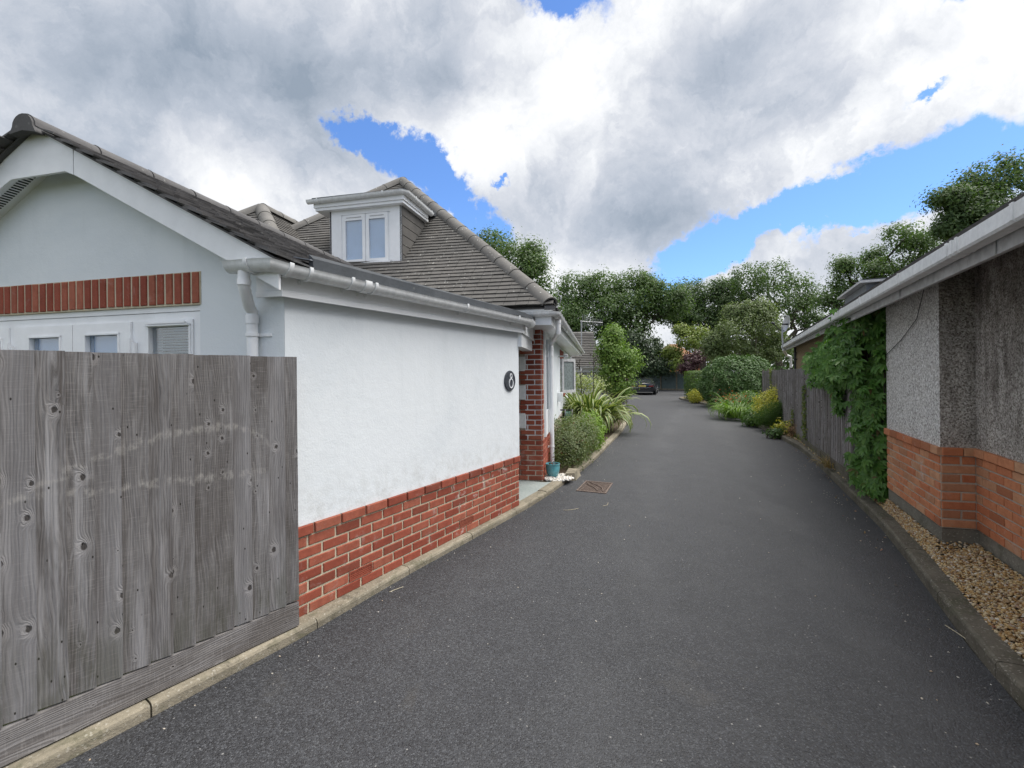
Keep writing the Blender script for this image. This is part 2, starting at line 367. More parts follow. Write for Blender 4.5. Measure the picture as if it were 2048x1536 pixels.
def mat_wood(name, tint=1.0, marks=None, across='x', warm=0.0, dark=0.0):
    """weathered sawn softwood: grain, knots with grain flowing round them, nail stains"""
    m, g = newmat(name); O = opos(g); r = ornd(g)
    x, y, z = g.sep(O)
    if across == 'z': x, z = z, x
    xx = g.add(x, g.mul(r, 7.3)); zz = g.add(z, g.mul(r, 23.0))
    kv = g.comb(g.mul(xx, 10.0), g.mul(zz, 6.2), 0.0)
    kv = g.vm('ADD', kv, g.scale(g.vm('SUBTRACT', g.noise(g.comb(g.mul(xx, 60), g.mul(zz, 50), r), 1.0, 2, 0.5, col=True), (0.5, 0.5, 0.5)), 0.10))
    kn = g.vor(kv, 1.0, dims='2D', rnd=0.9); pick = g.ss(g.sep(kn[1])[0], 0.68, 0.72)
    size = g.lin(g.m('POWER', g.sep(kn[1])[1], 1.6), 0, 1, 0.30, 1.35)
    kd = g.m('DIVIDE', kn[0], size)
    bump = g.mul(pick, g.m('EXPONENT', g.mul(g.mul(kd, kd), -26.0)))
    flow = g.add(g.mul(xx, 1.0), g.mul(g.sub(g.noise(g.comb(g.mul(xx, 9), g.mul(zz, 1.3), r), 1.0, 3, 0.5), 0.5), 0.09))
    flow = g.add(flow, g.mul(bump, 0.045))
    rings = g.m('SINE', g.mul(flow, 520.0)); rings = g.lin(rings, -1, 1)
    fib = g.noise(g.comb(g.mul(flow, 210.0), g.mul(zz, 5.0), g.mul(r, 9.0)), 1.0, 5, 0.7)
    fib2 = g.noise(g.comb(g.mul(xx, 45.0), g.mul(zz, 3.0), g.mul(r, 5.0)), 1.0, 5, 0.7)
    saw = g.noise(g.comb(g.mul(xx, 14.0), g.mul(zz, 150.0), 3.0), 1.0, 2, 0.5)
    blot = g.noise(g.comb(g.mul(xx, 7.0), g.mul(zz, 1.8), g.mul(r, 3.0)), 1.0, 5, 0.65)
    T = lambda c: (c[0] * tint * 1.03, c[1] * tint, c[2] * tint * 0.985)
    c = g.mix(g.lin(fib, 0.28, 0.72), T((0.028, 0.029, 0.032)), T((0.30, 0.305, 0.315)))
    c = g.mix(g.mul(rings, 0.48), c, T((0.095, 0.088, 0.085)))
    c = g.mix(g.mul(g.ss(fib2, 0.45, 0.75), 0.45), c, T((0.34, 0.335, 0.33)))
    c = g.mix(g.mul(g.ss(blot, 0.47, 0.66), 0.72), c, T((0.060, 0.055, 0.052)))
    blot2 = g.noise(g.comb(g.mul(xx, 18.0), g.mul(zz, 0.9), g.mul(r, 7.0)), 1.0, 4, 0.6)
    c = g.mix(g.mul(g.ss(blot2, 0.52, 0.70), 0.55), c, T((0.40, 0.41, 0.43)))
    c = g.mix(g.mul(g.ss(blot2, 0.46, 0.32), 0.75), c, T((0.055, 0.047, 0.042)))
    c = g.mix(g.mul(g.ss(saw, 0.5, 0.75), g.mul(g.ss(r, 0.45, 0.6), 0.30)), c, T((0.36, 0.355, 0.35)))
    rv = g.m('FRACT', g.mul(r, 13.7))
    c = g.mix(g.lin(rv, 0, 1, 0.0, 0.55), c, T((0.085, 0.080, 0.076)))
    c = g.mix(g.mul(g.ss(g.m('FRACT', g.mul(r, 5.3)), 0.5, 1.0), 0.30), c, T((0.24, 0.245, 0.26)))
    halo = g.mul(pick, g.mul(g.ss(kd, 0.30, 0.15), g.ss(kd, 0.07, 0.13)))
    c = g.mix(g.mul(halo, 0.28), c, T((0.34, 0.335, 0.335)))
    core = g.mul(pick, g.ss(kd, 0.105, 0.065))
    c = g.mix(g.mul(core, 0.85), c, (0.035, 0.030, 0.027))
    small = g.vor(g.comb(g.mul(xx, 26.0), g.mul(zz, 13.0), 1.0), 1.0, dims='2D')
    pin = g.mul(g.ss(g.sep(small[1])[2], 0.88, 0.92), g.ss(small[0], 0.10, 0.05))
    c = g.mix(pin, c, (0.02, 0.017, 0.015))
    if warm: c = g.mix(warm, c, (0.17, 0.13, 0.09))
    if dark: c = g.mix(1.0, c, (1 - dark,) * 3, 'MULTIPLY')
    if marks:
        fx, fy, fz = g.sep(opos(g, marks))
        br = g.noise(g.comb(g.mul(fx, 30), g.mul(fz, 12), 0.0), 1.0, 4, 0.7)
        dt = g.sub(fx, 0.45)
        lft = g.mul(g.mul(g.m('MAXIMUM', dt, 0.0), g.m('MAXIMUM', dt, 0.0)), 0.38)
        rgt = g.mul(g.mul(g.m('MINIMUM', dt, 0.0), g.m('MINIMUM', dt, 0.0)), 1.6)
        arc = g.sub(1.375, g.add(lft, rgt))
        wob = g.mul(g.sub(g.noise(g.comb(g.mul(fx, 13), g.mul(fz, 9), 0.0), 1.0, 4, 0.7), 0.5), 0.11)
        d1 = g.m('ABSOLUTE', g.sub(g.add(fz, wob), arc)); d2 = g.m('ABSOLUTE', g.sub(g.add(fz, wob), g.add(1.075, g.mul(fx, 0.06))))
        a1 = g.mul(g.ss(d1, 0.030, 0.004), g.mul(g.ss(fx, 0.12, 0.2), g.ss(fx, 1.6, 1.3)))
        a2 = g.mul(g.ss(d2, 0.028, 0.004), g.mul(g.ss(fx, 0.15, 0.22), g.ss(fx, 1.22, 1.1)))
        mk = g.mul(g.m('MAXIMUM', a1, a2), g.ss(br, 0.42, 0.60))
        c = g.mix(g.mul(mk, 0.50), c, (0.38, 0.365, 0.34))
        gr = g.mul(g.ss(fz, 0.75, 0.2), g.ss(blot, 0.42, 0.6))
        c = g.mix(g.mul(gr, 0.30), c, (0.085, 0.095, 0.06))
    h = g.add(g.add(g.mul(fib, 1.0), g.mul(rings, 0.5)), g.add(g.mul(saw, 0.25), g.mul(core, -1.5)))
    return fin(m, g, c, 0.85, h, 0.55, 0.004, 0.2)

def mat_tile(name, c0, c1, lichen=0.5):
    m, g = newmat(name); P = wpos(g); O = opos(g)
    r = ornd(g)
    a = g.noise(P, 2.5, 5, 0.65); b = g.noise(P, 55, 4, 0.7); cell = g.vor(P, 6.0)
    c = g.mix(g.lin(a, 0.3, 0.7), c0, c1)
    c = g.mix(g.mul(g.sep(cell[1])[0], 0.25), c, tuple(x * 0.6 for x in c0))
    c = g.mix(g.lin(r, 0, 1, 0.0, 0.25), c, tuple(x * 0.55 for x in c0))
    c = g.mix(g.mul(g.ss(b, 0.52, 0.7), 0.35), c, tuple(x * 0.5 for x in c0))
    sp = g.vor(P, 28); s = g.mul(g.ss(g.sep(sp[1])[0], 0.90, 0.93), g.ss(sp[0], 0.38, 0.26))
    s = g.mul(s, g.ss(g.noise(P, 1.4, 3, 0.6), 0.42, 0.6))
    c = g.mix(g.mul(s, lichen), c, (0.55, 0.56, 0.52))
    return fin(m, g, c, 0.88, b, 0.45, 0.004, 0.2)

def mat_leaf(name, c0, c1, c2=None, scale=1.2, trans=0.35, rough=0.5, spots=None):
    m, g = newmat(name); P = wpos(g)
    a = g.noise(P, scale, 3, 0.6); b = g.noise(P, scale * 9, 2, 0.6); rn = g.n('ShaderNodeNewGeometry').outputs['Random Per Island']
    c = g.mix(g.lin(a, 0.32, 0.68), c0, c1)
    if c2: c = g.mix(g.mul(g.ss(g.add(g.mul(rn, 0.6), g.mul(b, 0.6)), 0.55, 0.85), 0.8), c, c2)
    if spots: c = g.mix(g.ss(rn, 1 - spots[0], 1 - spots[0] + 0.02), c, spots[1])
    c = g.mix(g.mul(rn, 0.35), c, tuple(x * 0.45 for x in c0))
    b1 = g.n('ShaderNodeBsdfPrincipled'); g.put(b1.inputs['Base Color'], c); b1.inputs['Roughness'].default_value = rough; b1.inputs['Specular IOR Level'].default_value = 0.35
    tr = g.n('ShaderNodeBsdfTranslucent'); g.put(tr.inputs[0], g.mix(1.0, c, (1.1, 1.25, 0.5), 'MULTIPLY'))
    mx = g.n('ShaderNodeMixShader'); mx.inputs[0].default_value = trans
    g.nt.links.new(b1.outputs[0], mx.inputs[1]); g.nt.links.new(tr.outputs[0], mx.inputs[2])
    o = g.n('ShaderNodeOutputMaterial'); g.nt.links.new(mx.outputs[0], o.inputs[0]); return m

def mat_glass(name='window_glass', tint=(0.93, 0.95, 0.97)):
    m, g = newmat(name)
    t = g.n('ShaderNodeBsdfTransparent'); t.inputs[0].default_value = (*tint, 1)
    gl = g.n('ShaderNodeBsdfGlossy'); gl.inputs['Roughness'].default_value = 0.02
    lw = g.n('ShaderNodeLayerWeight'); f = g.m('ADD', g.mul(g.m('POWER', lw.outputs['Facing'], 4.0), 0.8), 0.12, clamp=True)
    mx = g.n('ShaderNodeMixShader'); g.put(mx.inputs[0], f)
    g.nt.links.new(t.outputs[0], mx.inputs[1]); g.nt.links.new(gl.outputs[0], mx.inputs[2])
    o = g.n('ShaderNodeOutputMaterial'); g.nt.links.new(mx.outputs[0], o.inputs[0]); return m

def mat_soil(name, c0, c1, c2):
    m, g = newmat(name); P = wpos(g)
    a = g.noise(P, 4, 6, 0.7, 0.5); b = g.noise(P, 50, 4, 0.75)
    c = g.mix(g.lin(a, 0.3, 0.7), c0, c1); c = g.mix(g.ss(b, 0.45, 0.7), c, c2)
    return fin(m, g, c, 0.95, b, 1.0, 0.02, 0.1)

M = {}
M['asphalt'] = mat_asphalt()
M['kerb'] = mat_concrete('kerb_concrete', (0.17, 0.152, 0.115), (0.30, 0.265, 0.20), 0.35, 0.5)
M['kerb_dark'] = mat_concrete('weathered_kerb_concrete', (0.085, 0.078, 0.062), (0.165, 0.15, 0.12), 0.35, 0.45)
M['concrete'] = mat_concrete('footing_concrete', (0.15, 0.14, 0.115), (0.23, 0.215, 0.18), 0.3, 0.15)
M['slab'] = mat_concrete('paving_concrete', (0.25, 0.29, 0.28), (0.33, 0.36, 0.35), 0.0, 0.1)
M['render'] = mat_render()
M['brick'] = mat_brick('red_brick', (0.24, 0.058, 0.036), (0.31, 0.082, 0.050), (0.37, 0.125, 0.078), (4.1, 5.2))
M['brick_or'] = mat_brick('orange_brick', (0.48, 0.165, 0.078), (0.57, 0.24, 0.12), (0.54, 0.32, 0.19), (3.9, 4.5))
M['mortar'] = mat_concrete('lime_mortar', (0.50, 0.44, 0.32), (0.60, 0.54, 0.41), 0.0, 0.2)
M['mortar_g'] = mat_concrete('pale_mortar', (0.42, 0.37, 0.31), (0.52, 0.47, 0.40), 0.0, 0.2)
M['pebble_w'] = mat_pebble('pale_pebbledash', 0.12, ((0.30, 0.28, 0.26), (0.60, 0.59, 0.565), (0.76, 0.755, 0.74), (0.88, 0.88, 0.87)))
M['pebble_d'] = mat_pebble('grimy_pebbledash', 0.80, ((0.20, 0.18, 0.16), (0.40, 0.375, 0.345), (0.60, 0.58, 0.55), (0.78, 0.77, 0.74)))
M['pebble_b'] = mat_plain('buff_pebbledash', (0.33, 0.26, 0.17), 0.9, 0.1, 0.5, scale=45)
M['upvc'] = mat_plain('white_plastic', (0.83, 0.85, 0.87), 0.32, 0.5, 0.05)
M['upvc_d'] = mat_plain('weathered_grey_plastic', (0.52, 0.53, 0.54), 0.5, 0.4, 0.25, scale=14)
M['upvc_g'] = mat_plain('dusty_white_plastic', (0.75, 0.77, 0.78), 0.4, 0.4, 0.15, scale=20)
M['tile_dark'] = mat_tile('dark_concrete_tile', (0.095, 0.095, 0.098), (0.155, 0.15, 0.15), 0.25)
M['tile'] = mat_tile('brown_grey_tile', (0.095, 0.093, 0.089), (0.145, 0.138, 0.128), 0.55)
M['ridge'] = mat_tile('pale_ridge_tile', (0.145, 0.14, 0.132), (0.21, 0.203, 0.19), 0.8)
M['ridge_d'] = mat_tile('dark_ridge_tile', (0.095, 0.095, 0.098), (0.145, 0.142, 0.142), 0.2)
M['felt'] = mat_tile('roofing_felt', (0.055, 0.062, 0.07), (0.085, 0.092, 0.10), 0.1)
M['black'] = mat_plain('black_plastic', (0.02, 0.022, 0.024), 0.4, 0.5, 0.1)
M['lead'] = mat_plain('lead_flashing', (0.20, 0.215, 0.24), 0.45, 0.5, 0.3, scale=12)
M['void'] = mat_plain('dark_interior', (0.03, 0.035, 0.04), 0.8, 0.1)
M['glass'] = mat_glass()
M['blind'] = mat_plain('pale_blue_blind', (0.40, 0.58, 0.80), 0.7, 0.2, 0.05)
M['slat'] = mat_plain('white_blind_slat', (0.66, 0.78, 0.82), 0.5, 0.3, 0.05)
M['galv'] = mat_plain('galvanised_metal', (0.42, 0.43, 0.44), 0.35, 0.5, 0.2, 0.6)
M['bark'] = mat_soil('oak_bark', (0.035, 0.03, 0.024), (0.07, 0.06, 0.048), (0.10, 0.09, 0.075))
M['bark_p'] = mat_soil('pale_bark', (0.16, 0.15, 0.12), (0.24, 0.22, 0.18), (0.10, 0.10, 0.075))
M['soil'] = mat_soil('garden_soil', (0.045, 0.035, 0.025), (0.085, 0.065, 0.045), (0.12, 0.10, 0.07))
M['drysoil'] = mat_soil('dry_bed_soil', (0.12, 0.095, 0.06), (0.20, 0.165, 0.105), (0.07, 0.065, 0.035))
M['ground'] = mat_soil('ground', (0.05, 0.06, 0.025), (0.07, 0.08, 0.035), (0.09, 0.08, 0.05))

# ---------------------------------------------------------------- ground, driveway, kerbs, beds
mb = MB(); mb.face([(-300, -200, -0.06), (300, -200, -0.06), (300, 500, -0.06), (-300, 500, -0.06)])
obj('ground', mb, M['ground'], kind='structure', label='bare earth and grass ground around the houses')
LK = [(-4.2, -1.6), (-3.05, 0.33), (-1.951, 1.963), (-1.345, 2.907), (-0.985, 3.62), (-0.565, 4.36), (-0.125, 5.12), (0.215, 5.74), (0.50, 6.32), (0.80, 6.98), (1.126, 7.72), (1.63, 8.95), (2.13, 10.35), (2.62, 11.7), (3.12, 13.1), (3.9, 15.6), (4.6, 18.2), (5.1, 20.6), (5.0, 23.2), (3.4, 26.0)]
RK = [(1.2, -1.8), (1.75, 0.3), (2.36, 2.06), (2.70, 2.76), (3.11, 3.50), (3.40, 4.02), (3.86, 4.90), (4.42, 6.14), (5.219, 7.886), (5.97, 9.645), (6.80, 12.2), (7.55, 14.9), (8.25, 17.5), (8.88, 19.9), (9.45, 22.6), (9.78, 24.9), (9.93, 27.4), (10.35, 28.9), (11.3, 29.6), (14.0, 30.2), (20.0, 31.0)]
mb = MB()
poly = [(p[0], p[1]) for p in LK] + [(-4, 30), (-4, 50), (20, 50)] + [(p[0], p[1]) for p in reversed(RK)]
import mathutils
def fill(poly, z):
    tri = mathutils.geometry.tessellate_polygon([[Vector((p[0], p[1], 0)) for p in poly]])
    b = MB(); b.v = [(p[0], p[1], z if not isinstance(z, (list, tuple)) else z[i]) for i, p in enumerate(poly)]
    for t in tri:
        a, bb, c = [Vector(b.v[k]) for k in t]
        if (bb - a).cross(c - a).z < 0: t = t[::-1]
        b.f.append(tuple(t)); b.mi.append(0)
    return b
obj('driveway', fill(poly, 0.0), M['asphalt'], kind='structure', label='dark asphalt driveway curving between the two houses')

def resample(pts, step):
    pts = [Vector((p[0], p[1], 0)) for p in pts]; out = [pts[0]]; acc = 0
    seglen = [(pts[i + 1] - pts[i]).length for i in range(len(pts) - 1)]; L = sum(seglen); n = max(1, round(L / step))
    res = []
    for k in range(n + 1):
        d = L * k / n; i = 0
        while i < len(seglen) - 1 and d > seglen[i]: d -= seglen[i]; i += 1
        res.append(pts[i].lerp(pts[i + 1], min(1, d / seglen[i])))
    return res
def kerb(name, pts, side, width, height, mat, label, step=0.9, lens=None):
    root = empty(name, (pts[0][0], pts[0][1], 0), label=label, kind='structure')
    P = resample(pts, step)
    for i in range(len(P) - 1):
        a, b = P[i], P[i + 1]; d = (b - a).normalized(); q = Vector((-d.y, d.x, 0)) * side
        t0, t1 = (P[i + 1] - P[max(0, i - 1)]).normalized(), (P[min(len(P) - 1, i + 2)] - P[i]).normalized()
        n0 = Vector((-t0.y, t0.x, 0)) * side; n1 = Vector((-t1.y, t1.x, 0)) * side
        a2 = a + d * 0.004; b2 = b - d * 0.004
        wd = width(a.y) if callable(width) else width
        h = height + R.uniform(-0.004, 0.004)
        prof = [(0.0, -0.08), (0.0, h - 0.022), (0.006, h - 0.008), (0.02, h), (wd * 0.55, h + 0.002), (wd, h), (wd, -0.08)]
        rr = []
        nseg = 4
        for k in range(nseg + 1):
            f = k / nseg; nn = n0.lerp(n1, f).normalized(); c = a2.lerp(b2, f)
            j = 0.0015
            rr.append([c + nn * (s + R.uniform(-j, j)) + Vector((0, 0, zz + R.uniform(-j, j))) for s, zz in prof])
        mb = MB(); mb.loft(rr); obj('kerb_stone', mb, mat, root, origin=(a.x, a.y, 0))
    return root
kerb('kerb', LK, 1, 0.135, 0.062, M['kerb'], 'buff concrete kerb along the left edge of the driveway')
kerb('kerb', RK, -1, 0.135, 0.095, M['kerb_dark'], 'dark weathered concrete kerb along the right edge of the driveway')
# planting bed on the left after the porch, and the bed on the right
lb = [(0.10, 5.75), (0.37, 6.30), (0.66, 6.98), (0.985, 7.74), (1.49, 9.0), (1.99, 10.4), (2.48, 11.76), (2.98, 13.15), (3.76, 15.65), (4.46, 18.25), (4.95, 20.6), (4.85, 23.1), (3.3, 25.9), (-2, 26), (-2, 8)]
obj('left_bed', fill(lb, 0.045), M['soil'], kind='structure', label='soil bed beside the white house')
ri = [(1.33, -1.8), (1.88, 0.25), (2.49, 2.0), (2.82, 2.70), (3.23, 3.43), (3.52, 3.95), (3.98, 4.84), (4.54, 6.08)]
ri2 = [(5.34, 7.83), (6.09, 9.60), (6.93, 12.15), (7.68, 14.86), (8.38, 17.46), (9.01, 19.86), (9.58, 22.56), (9.91, 24.9), (10.06, 27.35), (10.45, 28.8), (11.3, 29.45), (14, 30.05), (20, 30.85)]
def xr(y): return 1.91 + 0.489 * y
rb = ri + ri2 + [(26, 30.8), (26, 22), (13.5, 22)] + [(xr(y) + 0.6, y) for y in (18, 12, 8, 4, 1, -1.8)]
zz = [0.085] * (len(ri) + len(ri2)) + [0.16] * 3 + [0.19] * 6
obj('right_bed', fill(rb, zz), M['drysoil'], kind='structure', label='dry soil bed between the right kerb and the wall and fence')

# ---------------------------------------------------------------- foliage tools
def unit(a): return a / np.maximum(1e-9, np.linalg.norm(a, axis=-1, keepdims=True))
def leafquads(C, N, size, aspect=0.5, rs=NP, droop=0.0, fold=0.25):
    """diamond leaves at C facing roughly N; returns V, F (2 triangles per leaf)"""
    n = len(C); sz = size * rs.uniform(0.65, 1.3, (n, 1))
    t = unit(np.cross(N, rs.normal(size=(n, 3)))); t[:, 2] -= droop; t = unit(t)
    b = unit(np.cross(N, t)); nn = unit(np.cross(t, b))
    v0 = C - t * sz * 0.5; v2 = C + t * sz * 0.5
    v1 = C + b * sz * aspect * 0.5 + nn * sz * fold * 0.3; v3 = C - b * sz * aspect * 0.5 + nn * sz * fold * 0.3
    V = np.stack([v0, v1, v2, v3], 1).reshape(-1, 3)
    i = np.arange(n)[:, None] * 4
    F = np.concatenate([i + [[0, 1, 2]], i + [[0, 2, 3]]], 1).reshape(-1, 3)
    return V, F
def foliage(name, C, N, size, mat, parent, aspect=0.5, rs=NP, **kw):
    V, F = leafquads(np.asarray(C), unit(np.asarray(N)), size, aspect, rs)
    org = WO[parent] if parent else Vector(C.mean(0))
    me = npmesh(name, V - np.array(org), F, mat)
    o = bpy.data.objects.new(name, me); COL.objects.link(o); WO[o] = Vector(org)
    if parent: o.parent = parent
    else: o.location = org
    return props(o, **kw)
def clumps(lobes, per, rad_c, nleaf, rs, flat=0.75, shell=0.55):
    """leaf positions: clumps sampled through the outer part of ellipsoid lobes"""
    C = []; N = []; K = []
    for (cx, cy, cz, rx, ry, rz) in lobes:
        d = unit(rs.normal(size=(per, 3))); r = shell + (1 - shell) * rs.uniform(0, 1, (per, 1)) ** 0.6
        cc = np.array([cx, cy, cz]) + d * r * np.array([rx, ry, rz]); K.append(cc)
        for k in range(per):
            nl = int(nleaf * rs.uniform(0.5, 1.5)); off = rs.normal(size=(nl, 3)) * rad_c * rs.uniform(0.6, 1.3) * np.array([1, 1, flat])
            C.append(cc[k] + off); nn = off * 0.8 / rad_c + d[k] * 0.7 + np.array([0, 0, 0.7]) + rs.normal(size=(nl, 3)) * 0.55; N.append(nn)
    return np.concatenate(C), np.concatenate(N), np.concatenate(K)
def limb(mb, a, b, r0, r1, rs, seg=7, wob=0.08, n=5):
    a = np.array(a, float); b = np.array(b, float); L = np.linalg.norm(b - a); pts = []
    for k in range(n + 1):
        f = k / n; p = a * (1 - f) + b * f
        if 0 < k < n: p = p + rs.normal(size=3) * L * wob * 0.6
        p[2] += math.sin(f * math.pi) * L * 0.05
        pts.append(tuple(p))
    mb.tube(pts, [r0 * (1 - k / n) + r1 * k / n for k in range(n + 1)], seg); return pts
def tree(name, base, lobes, label, cat, mats, size=0.22, per=70, radc=0.45, nleaf=26, seed=1, trunk=0.3, group=None, twigs=30, shell=0.55, fork=0.38, aspect=0.6, lean=(0, 0)):
    rs = np.random.RandomState(seed); base = Vector(base)
    root = empty(name, base, label=label, cat=cat, group=group)
    L = np.array(lobes, float); top = L[:, 2].mean(); cx, cy = L[:, 0].mean(), L[:, 1].mean()
    f = np.array([base.x * 0.6 + cx * 0.4 + lean[0], base.y * 0.6 + cy * 0.4 + lean[1], base.z + (top - base.z) * fork])
    mb = MB(); limb(mb, (base.x, base.y, base.z - 0.2), f, trunk, trunk * 0.72, rs, 9, 0.03)
    C, N, K = clumps(lobes, per, radc, nleaf, rs, shell=shell)
    for l in L:
        e = l[:3] + np.array([0, 0, -l[5] * 0.15]); limb(mb, f, e, trunk * 0.5, trunk * 0.14, rs, 6, 0.08)
        near = K[np.argsort(((K - l[:3]) ** 2).sum(1))[:per]]
        for k in range(max(2, twigs // len(L))):
            q = near[rs.randint(len(near))]; s0 = f + (e - f) * rs.uniform(0.45, 1.0)
            limb(mb, s0, q, trunk * 0.14, trunk * 0.03, rs, 4, 0.07, 3)
    obj('trunk', mb, mats[1], root, smooth=True)
    foliage('crown', C, N, size, mats[0], root, aspect=aspect, rs=rs, kind='stuff')
    return root
def bush(name, lobes, label, cat, mat, size, n, seed, group=None, thick=0.25, up=0.5, aspect=0.5, stems=True, jit=0.04, box=None, mat2=None, noise=0.10):
    """leafy shrub: leaves spread through the outer layer of its lobes, kept above the soil"""
    rs = np.random.RandomState(seed); L = np.array(lobes, float)
    b = Vector((L[:, 0].mean(), L[:, 1].mean(), float((L[:, 2] - L[:, 5]).min())))
    b.z = max(0.0, b.z)
    root = empty(name, b, label=label, cat=cat, group=group)
    C = []; N = []; area = (L[:, 3] * L[:, 5]); area = area / area.sum()
    for l, a in zip(L, area):
        k = int(n * a); d = unit(rs.normal(size=(k, 3)))
        if box:
            d = d / np.abs(d).max(1, keepdims=True) * (1 - 0.04 * (np.abs(d).sum(1, keepdims=True) / 3))
        lump = 1 + noise * np.sin(d[:, 0:1] * 5 + seed) * np.sin(d[:, 1:2] * 6 + 2 * seed) + noise * np.sin(d[:, 2:3] * 8 + d[:, 0:1] * 9 + seed)
        r = lump * (1 - thick * rs.uniform(0, 1, (k, 1)) ** 1.5)
        C.append(l[:3] + d * r * l[3:6] + rs.normal(size=(k, 3)) * jit); N.append(d + np.array([0, 0, up]) + rs.normal(size=(k, 3)) * 0.55)
    C = np.concatenate(C); N = np.concatenate(N); keep = C[:, 2] > b.z + 0.01; C = C[keep]; N = N[keep]
    foliage('foliage', C, N, size, mat, root, aspect=aspect, rs=rs, kind='stuff')
    if stems:
        mb = MB()
        for k in range(9):
            l = L[rs.randint(len(L))]; e = l[:3] + unit(rs.normal(size=3)) * l[3:6] * 0.75; e[2] = max(e[2], b.z + 0.15)
            limb(mb, (b.x + rs.normal() * 0.12, b.y + rs.normal() * 0.12, b.z - 0.03), e, 0.02, 0.006, rs, 5, 0.05, 3)
        obj('stem', mb, M['bark'], root, smooth=True)
    return root
# ================================================================ WHITE HOUSE
V3 = lambda x, y, z=0.0: Vector((x, y, z))
C0 = V3(-1.455, 2.975); dA = V3(0.502, 0.865).normalized(); n1 = V3(dA.y, -dA.x)          # angled side wall and its outward normal
gd = V3(-0.970, 0.242).normalized(); n2 = V3(-gd.y, gd.x) * 1.0
if n2.y > 0: n2 = -n2                                                                # gable wall going left, outward normal
LA = 3.06
house = empty('white_house', C0, label='white rendered house with red brick base, grey tiled roofs and dormer window', cat='house')
def AW(t, z, off=0.0): return C0 + dA * t + n1 * off + V3(0, 0, z)
def GW(t, z, off=0.0): return C0 + gd * t + n2 * off + V3(0, 0, z)
P2 = AW(LA, 0)
s_ang = rad(9.5); sd = V3(math.sin(s_ang), math.cos(s_ang)); sn = V3(sd.y, -sd.x)             # long side wall beyond the porch
W0 = V3(0.44, 6.88)
def SW(s, z, off=0.0): return W0 + sd * s + sn * off + V3(0, 0, z)

# ---- rendered walls
mb = MB()
poly = [AW(0, 0), AW(LA, 0), AW(LA, 0) - n1 * 0.28, AW(0.25, 0) - n1 * 0.28]
mb.prism([(p.x, p.y) for p in poly], 0.655, 2.20)
obj('side_wall', mb, M['render'], house)
mb = MB()
ga = [GW(0.003, -0.1, 0), GW(4.1, -0.1, 0), GW(4.1, 2.30, 0), GW(1.89, 3.39, 0), GW(0.003, 2.34, 0)]
win_t0, win_t1, win_z = 0.67, 3.75, 2.14
f = MB()
th = -n2 * 0.22
def gbox(t0, t1, z0, z1, o0, o1, b, mi=0):
    """box on the gable wall: t along, z up, offsets outward"""
    b.hexa([GW(t0, z0, o0), GW(t1, z0, o0), GW(t1, z0, o1), GW(t0, z0, o1), GW(t0, z1, o0), GW(t1, z1, o0), GW(t1, z1, o1), GW(t0, z1, o1)][::1], mi)
gbox(0.003, win_t0, 0.0, 2.366, -0.22, 0.0, f); gbox(win_t1, 3.80, 0.0, 2.3, -0.22, 0.0, f)
def gpoly(b, pts, o0, o1, mi=0):
    a = [GW(t, z, o0) for t, z in pts]; c = [GW(t, z, o1) for t, z in pts]
    b.face(c, mi); b.face(a[::-1], mi)
    for i in range(len(pts)):
        j = (i + 1) % len(pts); b.face([a[i], a[j], c[j], c[i]], mi)
gpoly(f, [(0.003, 2.366), (3.80, 2.366), (3.79, 2.40), (1.89, 3.385), (0.003, 2.37)], -0.22, 0.0)
gbox(win_t0, win_t1, 2.36, 2.366, -0.22, 0.0, f)
obj('gable_wall', f, M['render'], house)

# ---- bricks
def brick_mesh(name, L, H, D, mat, seed, ch=0.004):
    rs = random.Random(seed); b = MB(); j = lambda: rs.uniform(-0.0015, 0.0015)
    back = [(-L / 2, 0, -H / 2), (L / 2, 0, -H / 2), (L / 2, 0, H / 2), (-L / 2, 0, H / 2)]
    mid = [(x + j(), D - ch, z + j()) for x, _, z in back]
    fr = [(x * (1 - 2 * ch / L) + j(), D + j() * 0.6, z * (1 - 2 * ch / H) + j()) for x, _, z in back]
    b.loft([back, mid, fr]); return b.mesh(name, mat)
BM = {}
def brick(parent, ctr, along, nrm, L=0.215, H=0.065, D=0.03, mat='brick', name='brick', vertical=False):
    """one brick: centre of its back face, direction along, outward normal"""
    L -= 0.006; H -= 0.004
    key = (round(L, 3), round(H, 3), round(D, 3), mat, R.randint(0, 3))
    if key not in BM: BM[key] = brick_mesh('brick_' + mat, L, H, D, M[mat], hash(key[:3]) % 97 + key[4])
    rz = math.atan2(along.y, along.x)
    # local x = along, local y must be outward
    if V3(-along.y, along.x).dot(nrm) < 0: rz += math.pi
    return inst(name, BM[key], parent, ctr + V3(0, 0, R.uniform(-0.001, 0.001)), (R.uniform(-0.004, 0.004), 0, rz + R.uniform(-0.004, 0.004)))
def courses(parent, P, along, nrm, length, z0, n, mat, off=0.0, start=0.0, pitch=0.225, D=0.03, shift=0.1125, skip=None, H=0.065):
    """running bond; P(s) gives a plan point"""
    for k in range(n):
        s = start - (shift if k % 2 else 0.0); z = z0 + 0.075 * k + 0.0375
        while s < length - 0.02:
            a = max(s, 0.0) + 0.005; b_ = min(s + pitch, length) - 0.005
            if b_ - a > 0.03 and not (skip and skip(a, b_, k)):
                L = round((b_ - a) / 0.005) * 0.005
                brick(parent, P((a + b_) / 2) + nrm * off + V3(0, 0, z), along, nrm, L, H, D, mat)
            s += pitch
